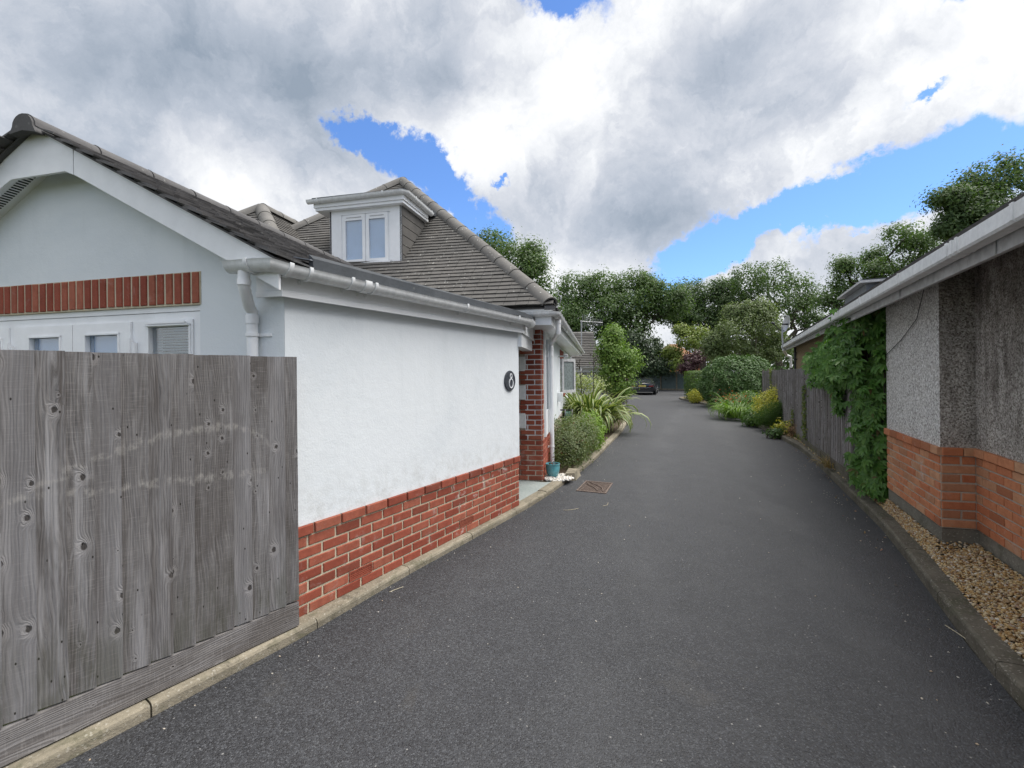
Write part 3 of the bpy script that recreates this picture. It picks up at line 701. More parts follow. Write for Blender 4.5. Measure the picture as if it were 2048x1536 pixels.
# plinth of the angled wall
pl = MB(); poly = [AW(0, 0, -0.002), AW(LA - 0.02, 0, -0.002), AW(LA - 0.02, 0, -0.24), AW(0.2, 0, -0.24)]
pl.prism([(p.x, p.y) for p in poly], -0.05, 0.654)
plinth = obj('brick_plinth', pl, M['mortar'], house)
AIRB = [(0.4875, 0.7125, 1), (1.8375, 2.0625, 1)]
z0p = 0.055
def askip(a, b_, k):
    return any(k == kk and a < t1 - 0.03 and b_ > t0 + 0.03 for t0, t1, kk in AIRB)
courses(plinth, lambda s: C0 + dA * s, dA, n1, LA - 0.02, z0p, 7, 'brick', off=-0.024, start=-0.075, skip=askip)
s = -0.03
while s < LA - 0.02:                                                   # sill course laid proud
    a, b_ = max(s, 0) + 0.005, min(s + 0.225, LA - 0.0) - 0.005
    if b_ - a > 0.03: brick(plinth, C0 + dA * ((a + b_) / 2) + n1 * -0.022 + V3(0, 0, z0p + 0.5625 + 0.004), dA, n1, round((b_ - a) / 0.005) * 0.005, 0.068, 0.04, 'brick')
    s += 0.225
for k in range(8):                                                    # headers returning round the porch end
    brick(plinth, P2 - dA * 0.044 - n1 * (0.07 if k % 2 else 0.12) + V3(0, 0, z0p + 0.0375 + 0.075 * k), n1, dA, 0.10 if k % 2 else 0.21, 0.065, 0.03, 'brick')
ab = MB()
for (t0, t1, kk) in AIRB:
    z = z0p + 0.075 * kk; ab = MB()
    def A(t, zz, o): return AW(t, zz, o)
    def abox(t0, t1, z0, z1, o0, o1): ab.hexa([A(t0, z0, o0), A(t0, z0, o1), A(t1, z0, o1), A(t1, z0, o0), A(t0, z1, o0), A(t0, z1, o1), A(t1, z1, o1), A(t1, z1, o0)])
    abox(t0 + .004, t1 - .004, z + 0.003, z + 0.072, -0.03, 0.0005)
    abox(t0 + .003, t1 - .003, z + 0.002, z + 0.010, -0.03, 0.007); abox(t0 + .003, t1 - .003, z + 0.065, z + 0.073, -0.03, 0.007)
    abox(t0 + .003, t0 + 0.012, z + 0.010, z + 0.065, -0.03, 0.007); abox(t1 - 0.012, t1 - .003, z + 0.010, z + 0.065, -0.03, 0.007)
    for q in range(4): abox(t0 + 0.012, t1 - 0.012, z + 0.0145 + q * 0.0135, z + 0.0205 + q * 0.0135, -0.02, 0.005)
    obj('air_brick', ab, M['brick'], plinth)

# soldier course over the french window
lt = MB(); gbox(win_t0 - 0.012, win_t1 + 0.1, 2.138, 2.362, -0.06, 0.004, lt)
lintel = obj('brick_lintel', lt, M['mortar'], house)
t = win_t0 - 0.005
while t < 3.4:
    mid = t + 0.0325 + R.uniform(-0.001, 0.001)
    o = brick(lintel, GW(mid, 2.2535 + R.uniform(-0.002, 0.002), -0.018), gd, n2, 0.062, 0.212, 0.03, 'brick')
    t += 0.075

# ---- french window: frame, sashes, panes, hinges
win = MB()
gbox(win_t0 + 0.005, win_t1, 2.100, 2.137, -0.12, -0.015, win)          # head packer
gbox(win_t0 + 0.02, win_t1, 2.045, 2.097, -0.13, -0.022, win)           # frame head
for a, b_ in ((0.69, 0.745), (1.262, 1.290), (2.46, 2.52), (3.69, 3.75)): gbox(a, b_, 0.25, 2.045, -0.13, -0.022, win)
window = obj('french_window', win, M['upvc'], house)
def sash(t0, t1, g0, g1, zt, ztop, out=0.0):
    b = MB(); gbox(t0, g0, 0.25, ztop, -0.11, -0.012 + out, b); gbox(g1, t1, 0.25, ztop, -0.11, -0.012 + out, b); gbox(g0, g1, zt, ztop, -0.11, -0.012 + out, b)
    gbox(g0, g1, 0.25, 0.34, -0.11, -0.012 + out, b)
    for a, c in ((g0 - 0.012, g0), (g1, g1 + 0.012)): gbox(a, c, 0.34, zt + 0.012, -0.012 + out, -0.004 + out, b)
    gbox(g0 - 0.012, g1 + 0.012, zt, zt + 0.012, -0.012 + out, -0.003 + out, b)
    obj('window_sash', b, M['upvc'], window)
    b = MB(); gbox(g0, g1, 0.34, zt, -0.040, -0.034, b); obj('pane', b, M['glass'], window)
sash(0.747, 1.260, 0.775, 1.125, 2.000, 2.043)
sash(1.292, 1.845, 1.405, 1.715, 1.958, 2.043, 0.004); sash(1.852, 2.455, 1.975, 2.285, 1.955, 2.043, 0.004)
sash(2.522, 3.690, 2.60, 3.60, 1.95, 2.043)
for tt in (1.276, 2.49):
    b = MB(); gbox(tt - 0.045, tt + 0.05, 1.815, 1.895, -0.01, 0.012, b); gbox(tt - 0.015, tt + 0.012, 1.79, 1.925, 0.0, 0.022, b); obj('hinge', b, M['upvc'], window)
b = MB(); gbox(0.79, 1.14, 2.018, 2.030, 0.0, 0.016, b); gbox(0.765, 1.15, 2.004, 2.012, -0.012, 0.012, b); obj('vent_cover', b, M['upvc'], window)
z = 1.990
while z > 1.62:
    b = MB(); b.hexa([GW(0.777, z, -0.068), GW(1.105, z, -0.068), GW(1.105, z + 0.011, -0.052), GW(0.777, z + 0.011, -0.052), GW(0.777, z + 0.0015, -0.069), GW(1.105, z + 0.0015, -0.069), GW(1.105, z + 0.0125, -0.053), GW(0.777, z + 0.0125, -0.053)])
    obj('blind_slat', b, M['slat'], window); z -= 0.0195
b = MB(); gbox(1.407, 1.713, 0.3, 1.955, -0.062, -0.058, b); gbox(1.977, 2.283, 0.3, 1.952, -0.062, -0.058, b); obj('blind', b, M['blind'], window)
b = MB(); gbox(0.70, 3.7, 0.2, 2.12, -0.30, -0.28, b); obj('dark_room', b, M['void'], window)

# ---- verge boards, soffit and box end
vo = 0.165
tv0, zv0, tv1, zv1 = -0.10, 2.345, 1.89, 3.405                        # tile line of the verge
mv = (zv1 - zv0) / (tv1 - tv0)
tl1 = 3.88
def boards(t0, t1, flip=False):
    b = MB(); zt = lambda t: zv0 + mv * ((t if not flip else 2 * tv1 - t) - tv0); d = 0.175
    gpoly(b, [(t0, zt(t0) - d), (t1, zt(t1) - d), (t1, zt(t1)), (t0, zt(t0))], vo - 0.018, vo)
    return b
obj('bargeboard', boards(tv0 + 0.0, 1.55), M['upvc'], house); obj('bargeboard', boards(2.23, tl1, True), M['upvc'], house)
b = MB(); zt = lambda t: zv0 + mv * (t - tv0)
gpoly(b, [(1.552, zt(1.552) - 0.178), (1.63, zt(1.552) - 0.145), (2.15, zt(1.552) - 0.145), (2.228, zt(1.552) - 0.178), (2.228, zt(1.552)), (1.89, zt(1.89)), (1.552, zt(1.552))], vo - 0.018, vo + 0.003)
obj('apex_board', b, M['upvc'], house)
def soffit(t0, t1, flip=False):
    b = MB(); q = lambda t: zv0 + mv * ((t if not flip else 2 * tv1 - t) - tv0) - 0.150
    b.hexa([GW(t0, q(t0), 0), GW(t1, q(t1), 0), GW(t1, q(t1), vo - 0.02), GW(t0, q(t0), vo - 0.02), GW(t0, q(t0) + .01, 0), GW(t1, q(t1) + .01, 0), GW(t1, q(t1) + .01, vo - 0.02), GW(t0, q(t0) + .01, vo - 0.02)]); return b
obj('soffit', soffit(0.2, 1.88), M['upvc'], house); obj('soffit', soffit(1.90, tl1, True), M['upvc'], house)
b = MB()                                                               # slotted vent strip in the left soffit
for k in range(60):
    t = 2.06 + k * 0.024; q = lambda t: zv0 + mv * (2 * tv1 - t - tv0) - 0.1535
    b.hexa([GW(t, q(t), 0.05), GW(t + 0.009, q(t + .009), 0.05), GW(t + 0.009, q(t + .009), 0.11), GW(t, q(t), 0.11)] + [GW(t, q(t) + .003, 0.05), GW(t + 0.009, q(t + .009) + .003, 0.05), GW(t + 0.009, q(t + .009) + .003, 0.11), GW(t, q(t) + .003, 0.11)])
obj('soffit_vent', b, M['void'], house, kind='stuff')

# ---- wing roof: tiles one by one near the verge
rd = V3(math.sin(rad(9.2)), math.cos(rad(9.2)))                        # ridge direction
E0 = GW(tv0, zv0 + 0.0, vo + 0.035); A0 = GW(tv1, zv1 + 0.0, vo + 0.035)
su = (A0 - E0); SL = su.length; su.normalize(); nn = rd.cross(su).normalized()
if nn.z < 0: nn = -nn
RLEN = 5.3
b = MB(); bb = A0 - su * 0.0
b.hexa([E0, E0 + rd * RLEN, A0 + rd * RLEN, A0, E0 + nn * .012, E0 + rd * RLEN + nn * .012, A0 + rd * RLEN + nn * .012, A0 + nn * .012])
E0l = GW(2 * tv1 - tv0, zv0, vo + 0.035)
b.hexa([E0l, E0l + rd * RLEN, A0 + rd * RLEN, A0, E0l + V3(0, 0, .012), E0l + rd * RLEN + V3(0, 0, .012), A0 + rd * RLEN + V3(0, 0, .012), A0 + V3(0, 0, .012)])
wroof = obj('wing_roof', b, M['tile_dark'], house)
def tile_mesh(rd, su, nn, w, l, th, mat, seed):
    rs = random.Random(seed); b = MB(); o = V3(0, 0, 0); u = lambda a: rs.uniform(-a, a)
    lift = th * 1.5
    c = [o + nn * lift, o + rd * w + nn * lift, o + rd * w + su * l + nn * 0.003, o + su * l + nn * 0.003]
    tops = [c[0] + nn * (th + u(.002)) + su * u(.003), c[1] + nn * (th + u(.002)) + su * u(.003), c[2] + nn * th * .5, c[3] + nn * th * .5]
    b.hexa(c + tops); return b.mesh('roof_tile', mat)
gauge, tw = 0.10, 0.166
TM = [tile_mesh(rd, su, nn, tw - 0.004, 0.16, 0.013, M['tile_dark'], k) for k in range(5)]
ncourse = int(SL / gauge) - 1
cnt = 0; rest = MB()
for j in range(int(RLEN / tw)):
    for i in range(ncourse):
        p = E0 + su * (i * gauge - 0.03 + R.uniform(-.003, .003)) + rd * (j * tw + (tw / 2 if i % 2 else 0) - (0.04 if i % 2 == 0 else 0.08)) + nn * (0.010 + R.uniform(0, 0.004))
        if cnt < 290: inst('roof_tile', TM[R.randrange(5)], wroof, p); cnt += 1
        else:
            me = TM[R.randrange(5)]; vv = [p + v.co for v in me.vertices]; rest.hexa(vv)
for i in range(ncourse):                                               # left slope, seen edge on
    sul = (A0 - E0l).normalized(); nl = -rd.cross(sul).normalized(); nl = nl if nl.z > 0 else -nl
    for j in range(10):
        p = E0l + sul * (i * gauge) + rd * (j * tw - 0.05 - (0.03 if i % 2 else 0)) + nl * 0.012
        rest.hexa([p + nl * .02, p + rd * tw * .97 + nl * .02, p + rd * tw * .97 + sul * .16, p + sul * .16, p + nl * .034, p + rd * tw * .97 + nl * .034, p + rd * tw * .97 + sul * .16 + nl * .01, p + sul * .16 + nl * .01])
obj('tile_field', rest, M['tile_dark'], wroof, kind='stuff')
def ridge_cap(parent, a, b_, r, mat, n, name='ridge_tile', lift=0.0, endcap=True):
    a = Vector(a); b_ = Vector(b_); L = (b_ - a).length / n; t = (b_ - a).normalized(); side = t.cross(V3(0, 0, 1)).normalized(); up = side.cross(t).normalized()
    for k in range(n):
        p = a + t * (L * k) + up * lift; q = a + t * (L * (k + 1) - 0.008) + up * (lift); m = MB(); rings = []
        for (pt, rr) in ((p, r * 1.03), (p + t * 0.03, r * 1.0), (q, r * 0.97)):
            outer = [pt + side * math.cos(x) * rr + up * (math.sin(x) * rr - 0.02) for x in [math.pi * i / 10 for i in range(11)]]
            inner = [pt + side * math.cos(x) * (rr - .018) + up * (math.sin(x) * (rr - .018) - 0.02) for x in [math.pi * i / 10 for i in range(10, -1, -1)]]
            rings.append(outer + inner)
        m.loft(rings); o = obj(name, m, mat, parent, smooth=True, origin=p)
        o.rotation_euler = (R.uniform(-.006, .006), R.uniform(-.006, .006), R.uniform(-.006, .006))
ridge_cap(wroof, A0 + V3(0, 0, 0.0) - rd * 0.04, A0 + rd * 5.3 + V3(0, 0, 0.0), 0.09, M['ridge_d'], 12)
m = MB(); pr = [(0.085 * math.cos(math.pi * i / 10), 0.085 * math.sin(math.pi * i / 10) - 0.02) for i in range(11)] + [(-0.11, -0.07), (0, -0.05), (0.11, -0.07)]
pa = A0 - rd * 0.055; side = rd.cross(V3(0, 0, 1)).normalized()
m.loft([[pa + side * x + V3(0, 0, z) for x, z in pr], [pa + rd * 0.06 + side * x + V3(0, 0, z) for x, z in pr]]); obj('ridge_end', m, M['ridge_d'], wroof)

# ---- flat felt roof over the angled strip
zf = 2.335
fp = [AW(0.16, 0, 0.075), AW(LA + 0.03, 0, 0.075), V3(0.30, 6.05), V3(0.12, 6.6), V3(-1.2, 6.8), E0 + rd * 3.2 - n2 * 0, E0 + rd * 0.35]
b = MB(); b.prism([(p.x, p.y) for p in fp], zf, [2.425, 2.385, 2.38, 2.40, 2.5, 2.5, 2.46]); obj('felt_roof', b, M['felt'], house)
b = MB(); q0 = AW(0.14, 2.41, 0.07)
b.hexa([q0, q0 + dA * 0.5 + V3(0, 0, -.015), q0 + dA * 0.5 - n1 * 0.05 + V3(0, 0, .0), q0 - n1 * 0.25 + V3(0, 0, .06)] + [x + V3(0, 0, .008) for x in (q0, q0 + dA * 0.5 + V3(0, 0, -.015), q0 + dA * 0.5 - n1 * 0.05, q0 - n1 * 0.25 + V3(0, 0, .06))])
obj('lead_flashing', b, M['lead'], house)

# ---- fascia, gutter and downpipe of the wing
def corner(o1, o2, z):
    # plan intersection of side wall offset o1 with gable offset o2
    a = C0.dot(n1) + o1; c = C0.dot(n2) + o2; det = n1.x * n2.y - n1.y * n2.x
    return V3((a * n2.y - c * n1.y) / det, (n1.x * c - n2.x * a) / det, z)
pE = V3(0.285, 6.86)
beam_d = (V3(0.30, 6.86) - AW(LA, 0, 0.03)).normalized()
b = MB(); prof = [(0.0, 0.0), (0.018, 0.0), (0.018, 0.155), (0.0, 0.155)]
pth = [GW(0.14, 2.165, 0.06), corner(0.05, 0.06, 2.165), AW(LA - 0.01, 2.155, 0.05), AW(LA - 0.01, 2.14, 0.05) + beam_d * 1.2]
b.sweep(prof, pth); obj('fascia', b, M['upvc'], house)
b = MB(); prof = [(0.004, -0.02), (0.026, -0.02), (0.026, 0.016), (0.020, 0.02), (0.004, 0.02)]
b.sweep(prof, pth); obj('fascia_trim', b, M['upvc'], house)
b = MB(); gbox(-0.02, 0.16, 2.16, 2.172, 0.0, 0.058, b); b.sweep([(-0.05, 0), (0.0, 0), (0, 0.008), (-0.05, 0.008)], pth[1:]); obj('soffit_strip', b, M['upvc'], house)
# porch beam under the fascia
b = MB(); q = AW(LA - 0.0, 0, 0.045); s2 = V3(beam_d.y, -beam_d.x)
bp = [q, q + beam_d * 1.16, q + beam_d * 1.16 - s2 * 0.14, q - s2 * 0.14]
b.prism([(p.x, p.y) for p in bp], 1.972, 2.19); obj('porch_beam', b, M['upvc'], house)
def gutter(parent, path, r=0.057, mat='upvc', brackets=(), name='gutter', square=False):
    if square: prof = [(-r, 0), (-r, -r * 1.5), (-r * .8, -r * 1.75), (r * .55, -r * 1.75), (r, -r * .5), (r, 0), (r - .006, 0), (r * .5, -r * 1.6), (-r * .75, -r * 1.6), (-r + .006, 0)]
    else:
        prof = [(r * math.cos(x), r * math.sin(x)) for x in [math.pi + math.pi * i / 12 for i in range(13)]] + [(r * 1.08, 0.006), (r * .92, 0.008)] + [((r - .004) * math.cos(x), (r - .004) * math.sin(x)) for x in [2 * math.pi - math.pi * i / 12 for i in range(13)]]
    b = MB(); b.sweep(prof, path); gt = obj(name, b, M[mat], parent, smooth=True)
    path = [Vector(p) for p in path]
    for (i, f, wide) in brackets:
        a, c = path[i], path[i + 1]; d = (c - a).normalized(); p = a.lerp(c, f); m = MB(); r2 = r + 0.007
        if square: pr = [(x * 1.12, y * 1.07 + 0.004) for x, y in prof]
        else: pr = [(r2 * math.cos(x), r2 * math.sin(x)) for x in [math.pi * 0.93 + math.pi * 1.14 * i / 14 for i in range(15)]] + [((r + .0015) * math.cos(x), (r + .0015) * math.sin(x)) for x in [math.pi * 2.07 - math.pi * 1.14 * i / 14 for i in range(15)]]
        m.sweep(pr, [p - d * wide, p + d * wide])
        sdv = d.cross(V3(0, 0, 1)).normalized()
        if not square: m.box(p - d * 0.008 - sdv * (r + 0.05) + V3(0, 0, -r - 0.02), d * 0.016, sdv * (r * 0.9), V3(0, 0, 0.03))
        obj('gutter_bracket', m, M[mat], gt, smooth=True)
    return gt
gc = corner(0.135, 0.20, 2.318)
gpath = [GW(0.215, 2.335, 0.20), gc - (gc - GW(0.215, 2.335, 0.2)).normalized() * 0.08 + V3(0, 0, .012), gc + V3(0, 0, .012) + (gd * -1 + dA) * 0.0, gc + dA * 0.10, AW(1.2, 2.302, 0.135), AW(2.2, 2.296, 0.135), AW(LA - 0.02, 2.286, 0.135), AW(LA - 0.02, 2.280, 0.135) + beam_d * 0.32]
wg = gutter(house, gpath, 0.060, 'upvc_g', [(0, 0.75, 0.012), (2, 0.9, 0.014), (3, 0.10, 0.012), (3, 0.36, 0.012), (3, 0.47, 0.03), (3, 0.53, 0.012), (4, 0.55, 0.012), (5, 0.65, 0.012), (6, 0.15, 0.012), (6, 0.5, 0.012), (6, 0.9, 0.012)])
b = MB(); b.tube([GW(0.117, 2.30, 0.20), GW(0.117, 2.225, 0.20), GW(0.12, 2.19, 0.195), GW(0.19, 2.09, 0.085), GW(0.203, 2.065, 0.05), GW(0.205, 2.03, 0.046), GW(0.205, 0.0, 0.046)], 0.034, 14)
b.tube([GW(0.117, 2.235, 0.20), GW(0.117, 2.20, 0.20)], 0.039, 14); b.tube([GW(0.205, 2.04, 0.046), GW(0.205, 1.985, 0.046)], 0.039, 14)
dp = obj('downpipe', b, M['upvc'], house, smooth=True)
b = MB(); gbox(0.095, 0.26, 1.905, 1.925, 0.0, 0.012, b); b.tube([GW(0.205, 1.905, 0.046), GW(0.205, 1.925, 0.046)], 0.041, 14); obj('pipe_clip', b, M['upvc'], dp, smooth=True)

# ---- porch: pier wall with toothed brick corner, return wall
fa = V3(-math.cos(rad(10.5)), math.sin(rad(10.5))); fn = V3(fa.y, -fa.x); fn = fn if fn.y < 0 else -fn
def PW(s, z, off=0.0): return W0 + fa * s + fn * off + V3(0, 0, z)
b = MB(); q = [PW(0.0, 0, -0.01), PW(1.6, 0, -0.01), PW(1.6, 0, -0.25), PW(0.0, 0, -0.25)]
b.prism([(p.x, p.y) for p in q], 0, 2.38); pier = obj('porch_wall', b, M['mortar_g'], house)
WHITE = [(0.835, 1.06), (1.26, 1.475), (1.685, 1.905)]
wq = 0.245
nb = 31
for k in range(nb):
    z = 0.055 + 0.075 * k; zc = z + 0.0375
    white = any(a < zc < c for a, c in WHITE)
    full = wq if white else 0.36
    if k % 2: segs = [(0.0, 0.105), (0.105, 0.33), (0.33, 0.36)] if not white else [(0.0, 0.105), (0.105, full)]
    else: segs = [(0.0, 0.215), (0.215, full)]
    for a, c in segs:
        if c - a > 0.02: brick(pier, PW((a + c) / 2, zc, -0.018), fa, fn, round((c - a - 0.01) / .005) * .005, 0.065, 0.026, 'brick')
for a, c in WHITE:
    m = MB(); q = [PW(wq + 0.005, 0, 0.012), PW(0.40, 0, 0.012), PW(0.40, 0, -0.02), PW(wq + 0.005, 0, -0.02)]
    m.prism([(p.x, p.y) for p in q], a - 0.0, c - 0.005); obj('render_block', m, M['upvc_g'], pier)

# long side wall
b = MB(); q = [SW(0.0, 0, -0.004), SW(11.4, 0, -0.004), SW(11.4, 0, -0.3), SW(0.0, 0, -0.25)]
b.prism([(p.x, p.y) for p in q], 0.66, 2.39); lw = obj('long_wall', b, M['render'], house)
b = MB(); q = [SW(0.0, 0, -0.006), SW(11.4, 0, -0.006), SW(11.4, 0, -0.3), SW(0.0, 0, -0.25)]
b.prism([(p.x, p.y) for p in q], 0.0, 0.655); lp = obj('brick_base', b, M['mortar_g'], house)
courses(lp, lambda s: W0 + sd * s, sd, sn, 2.3, 0.055, 8, 'brick', off=-0.018, start=0.0)
for k in range(8, nb):
    z = 0.055 + 0.075 * k + 0.0375; wide = (k // 3) % 2
    L = 0.215 if wide else 0.105
    brick(lw, SW(L / 2 + 0.002, z, -0.016), sd, sn, L, 0.065, 0.026, 'brick')
# door frame beside the pier
def sbox(b, s0, s1, z0, z1, o0, o1): b.hexa([SW(s0, z0, o0), SW(s0, z0, o1), SW(s1, z0, o1), SW(s1, z0, o0), SW(s0, z1, o0), SW(s0, z1, o1), SW(s1, z1, o1), SW(s1, z1, o0)])
b = MB(); sbox(b, 0.32, 0.42, 0.66, 2.3, 0, 0.03); sbox(b, 0.9, 1.0, 0.66, 2.3, 0, 0.03); sbox(b, 0.42, 0.9, 2.2, 2.3, 0, 0.03); sbox(b, 0.42, 0.9, 0.66, 1.05, 0, 0.02)
sw_ = obj('side_window', b, M['upvc'], house)
b = MB(); sbox(b, 0.42, 0.9, 1.05, 2.2, 0.004, 0.008); obj('pane', b, M['glass'], sw_)
b = MB(); sbox(b, 1.04, 1.12, 1.02, 1.20, 0, 0.03); obj('meter_box', b, M['black'], house)
# far window with open casement
wz0, wz1 = 1.16, 2.0
b = MB(); sbox(b, 4.35, 5.75, 2.0, 2.215, -0.01, 0.012); fw = obj('far_window', b, M['brick'], house)
b = MB(); sbox(b, 4.35, 5.75, 1.06, 1.135, -0.02, 0.05); obj('brick_sill', b, M['brick'], fw)
b = MB(); sbox(b, 4.4, 5.7, 1.14, 1.99, 0.0, 0.01); obj('pane', b, M['glass'], fw)
h0 = SW(4.45, 0, 0.02); od = (sd * 0.87 + sn * 0.50).normalized(); on = V3(od.y, -od.x)
def obox(b, a, c, z0, z1, t=0.035): b.hexa([h0 + od * a + V3(0, 0, z0), h0 + od * c + V3(0, 0, z0), h0 + od * c + on * t + V3(0, 0, z0), h0 + od * a + on * t + V3(0, 0, z0), h0 + od * a + V3(0, 0, z1), h0 + od * c + V3(0, 0, z1), h0 + od * c + on * t + V3(0, 0, z1), h0 + od * a + on * t + V3(0, 0, z1)])
b = MB(); obox(b, 0, 0.07, wz0, wz1); obox(b, 0.53, 0.60, wz0, wz1); obox(b, 0.07, 0.53, wz0, wz0 + 0.07); obox(b, 0.07, 0.53, wz1 - 0.07, wz1)
cs = obj('open_casement', b, M['upvc_d'], fw)
b = MB(); obox(b, 0.07, 0.53, wz0 + 0.07, wz1 - 0.07, 0.012); obj('casement_pane', b, mat_plain('patterned_glass', (0.20, 0.24, 0.24), 0.3, 0.6, 0.5, scale=25), fw)

# ---- main hipped roof
Er = V3(0.549, 6.042, 2.53); ax = V3(math.sin(rad(10.5)), math.cos(rad(10.5))); lf = V3(-math.cos(rad(10.5)), math.sin(rad(10.5)))
HW = 3.674; kk = 0.9238
Ap = Er + (lf + ax) * HW + V3(0, 0, kk * HW)
El = Er + lf * 2 * HW
Lr = 11.7
b = MB(); th = V3(0, 0, -0.04)
Rb = Er + ax * Lr; Apb = Ap + ax * (Lr - HW); Lb = El + ax * Lr
for f3 in ([Er, Ap, El], [Er, Rb, Apb, Ap], [El, Ap, Apb, Lb], [Rb, Lb, Apb]):
    b.face(f3); b.face([p + th for p in f3][::-1])
mroof = obj('main_roof', b, M['tile'], house)
def tile_slope(P, U, W, N, rows, gauge, tw, left, right, mb, th=0.013, skip=None, l=0.15):
    """courses of separate tiles: P origin, U up-slope, W across; left/right(i) give the across limits"""
    for i in range(rows):
        a, c = left(i), right(i); s = a - (tw / 2 if i % 2 else 0)
        while s < c:
            s0, s1 = max(s, a), min(s + tw, c)
            if s1 - s0 > 0.02 and not (skip and skip(s0, s1, i)):
                p = P + U * (i * gauge + R.uniform(-.003, .003)) + N * R.uniform(0, .003); q = W * (s0 + .002); r_ = W * (s1 - .002)
                lo = N * (th * 1.3); tl = R.uniform(-.002, .002)
                mb.hexa([p + q + lo, p + r_ + lo, p + r_ + U * l, p + q + U * l, p + q + lo + N * (th + tl), p + r_ + lo + N * (th - tl), p + r_ + U * l + N * th * .6, p + q + U * l + N * th * .6])
            s += tw
U = (ax + V3(0, 0, kk)).normalized(); Nf = (V3(0, 0, 1) - ax * kk).normalized(); sl = HW / ax.dot(U); rows = int(sl / 0.1) + 1
fr = lambda i: i * 0.1 * ax.dot(U)
tf = MB()
dorm = lambda s0, s1, i: (2.55 < (s0 + s1) / 2 < 3.62 and 1.10 < fr(i) < 2.1)
tile_slope(Er - ax * 0.02, U, lf, Nf, rows, 0.1, 0.166, lambda i: fr(i), lambda i: 2 * HW - fr(i), tf, skip=dorm)
obj('tile_field', tf, M['tile'], mroof, kind='stuff')
# right slope: first courses, only its edge shows
tf = MB(); U2 = (lf + V3(0, 0, kk)).normalized(); N2 = (V3(0, 0, 1) - lf * kk).normalized()
tile_slope(Er + V3(0, 0, 0), U2, ax, N2, 30, 0.1, 0.166, lambda i: fr(i), lambda i: Lr - fr(i), tf)
obj('tile_field', tf, M['tile'], mroof, kind='stuff')
ridge_cap(mroof, Er + V3(0, 0, 0.02) + (lf + ax) * 0.05, Ap + V3(0, 0, 0.02), 0.125, M['ridge'], 13, 'hip_tile')
ridge_cap(mroof, El + V3(0, 0, 0.02), Ap + V3(0, 0, 0.02), 0.125, M['ridge'], 13, 'hip_tile')
ridge_cap(mroof, Ap + V3(0, 0, 0.02), Apb + V3(0, 0, 0.02), 0.125, M['ridge'], 9, 'ridge_tile')
b = MB(); hp = Er + V3(0.03, -0.03, 0.0)
b.tube([hp + V3(0, 0, -0.03), hp + V3(0.05, -0.05, 0.02), hp + V3(0.065, -0.065, 0.09), hp + V3(0.03, -0.03, 0.13), hp + V3(0.04, -0.04, 0.17), hp + V3(0.07, -0.07, 0.155)], 0.006, 6); obj('hip_iron', b, M['galv'], mroof, smooth=True)
b = MB(); b.box(Er + V3(0, 0, -0.05) - (lf + ax) * -0.02 + V3(-0.10, -0.02, 0), V3(0.14, 0.0, 0), V3(0, 0.1, 0), V3(0, 0, 0.05)); obj('hip_mortar', b, M['tile_dark'], mroof)
# eaves box
b = MB(); e0 = Er + (lf + ax) * 0.05; fz0, fz1 = 2.285, 2.50
prof = [(0.0, 0.0), (0.018, 0.0), (0.018, fz1 - fz0), (0.0, fz1 - fz0)]
pth = [e0 + lf * 1.5 + V3(0, 0, fz0 - 2.53), e0 + V3(0, 0, fz0 - 2.53), e0 + ax * (Lr - 0.2) + V3(0, 0, fz0 - 2.53)]
b.sweep(prof, pth); obj('eaves_fascia', b, M['upvc'], house)
b = MB(); q = [e0, e0 + ax * (Lr - 0.2), SW(11.4, 0, -0.1), SW(0, 0, -0.1) + V3(0, 0, 0), PW(1.4, 0, -0.1), e0 + lf * 1.5]
b.prism([(p.x, p.y) for p in q], 2.295, 2.31); obj('eaves_soffit', b, M['upvc'], house)
off = 0.075
gz_ = 2.445
g0 = e0 - ax * off - lf * off
mg = gutter(house, [e0 - ax * off + lf * 0.9 + V3(0, 0, gz_ - 2.53), g0 + lf * 0.06 + V3(0, 0, gz_ - 2.53), g0 + ax * 0.06 + V3(0, 0, gz_ - 2.53), g0 + ax * (Lr + 0.1) + V3(0, 0, gz_ - 2.56)], 0.058, 'upvc_g', [(0, 0.5, 0.012), (2, 0.004, 0.02), (2, 0.03, 0.012), (2, 0.06, 0.012), (2, 0.10, 0.02), (2, 0.16, 0.012), (2, 0.22, 0.012), (2, 0.30, 0.02), (2, 0.4, 0.012), (2, 0.5, 0.012), (2, 0.6, 0.012), (2, 0.7, 0.02), (2, 0.82, 0.012), (2, 0.92, 0.012), (2, 0.99, 0.02)])
b = MB(); o_ = g0 + ax * 0.42 + V3(0, 0, gz_ - 2.53)
pt = SW(0.85, 0, 0.075)
b.tube([o_ + V3(0, 0, -0.03), o_ + V3(0, 0, -0.2), o_ + V3(0, 0, -0.24), V3(pt.x, pt.y, 2.13), V3(pt.x, pt.y, 2.07), V3(pt.x, pt.y, 0.09)], 0.036, 12)
b.tube([o_ + V3(0, 0, -0.06), o_ + V3(0, 0, -0.11)], 0.041, 12); b.tube([V3(pt.x, pt.y, 2.08), V3(pt.x, pt.y, 2.02)], 0.041, 12)
dp = obj('downpipe', b, M['upvc'], house, smooth=True)
for z in (1.92, 0.42):
    b = MB(); b.tube([V3(pt.x, pt.y, z), V3(pt.x, pt.y, z + .022)], 0.042, 12); b.box(V3(pt.x, pt.y, z) - sn * 0.07 - sd * 0.05, sd * 0.10, sn * 0.02, V3(0, 0, 0.022)); obj('pipe_clip', b, M['upvc'], dp, smooth=True)

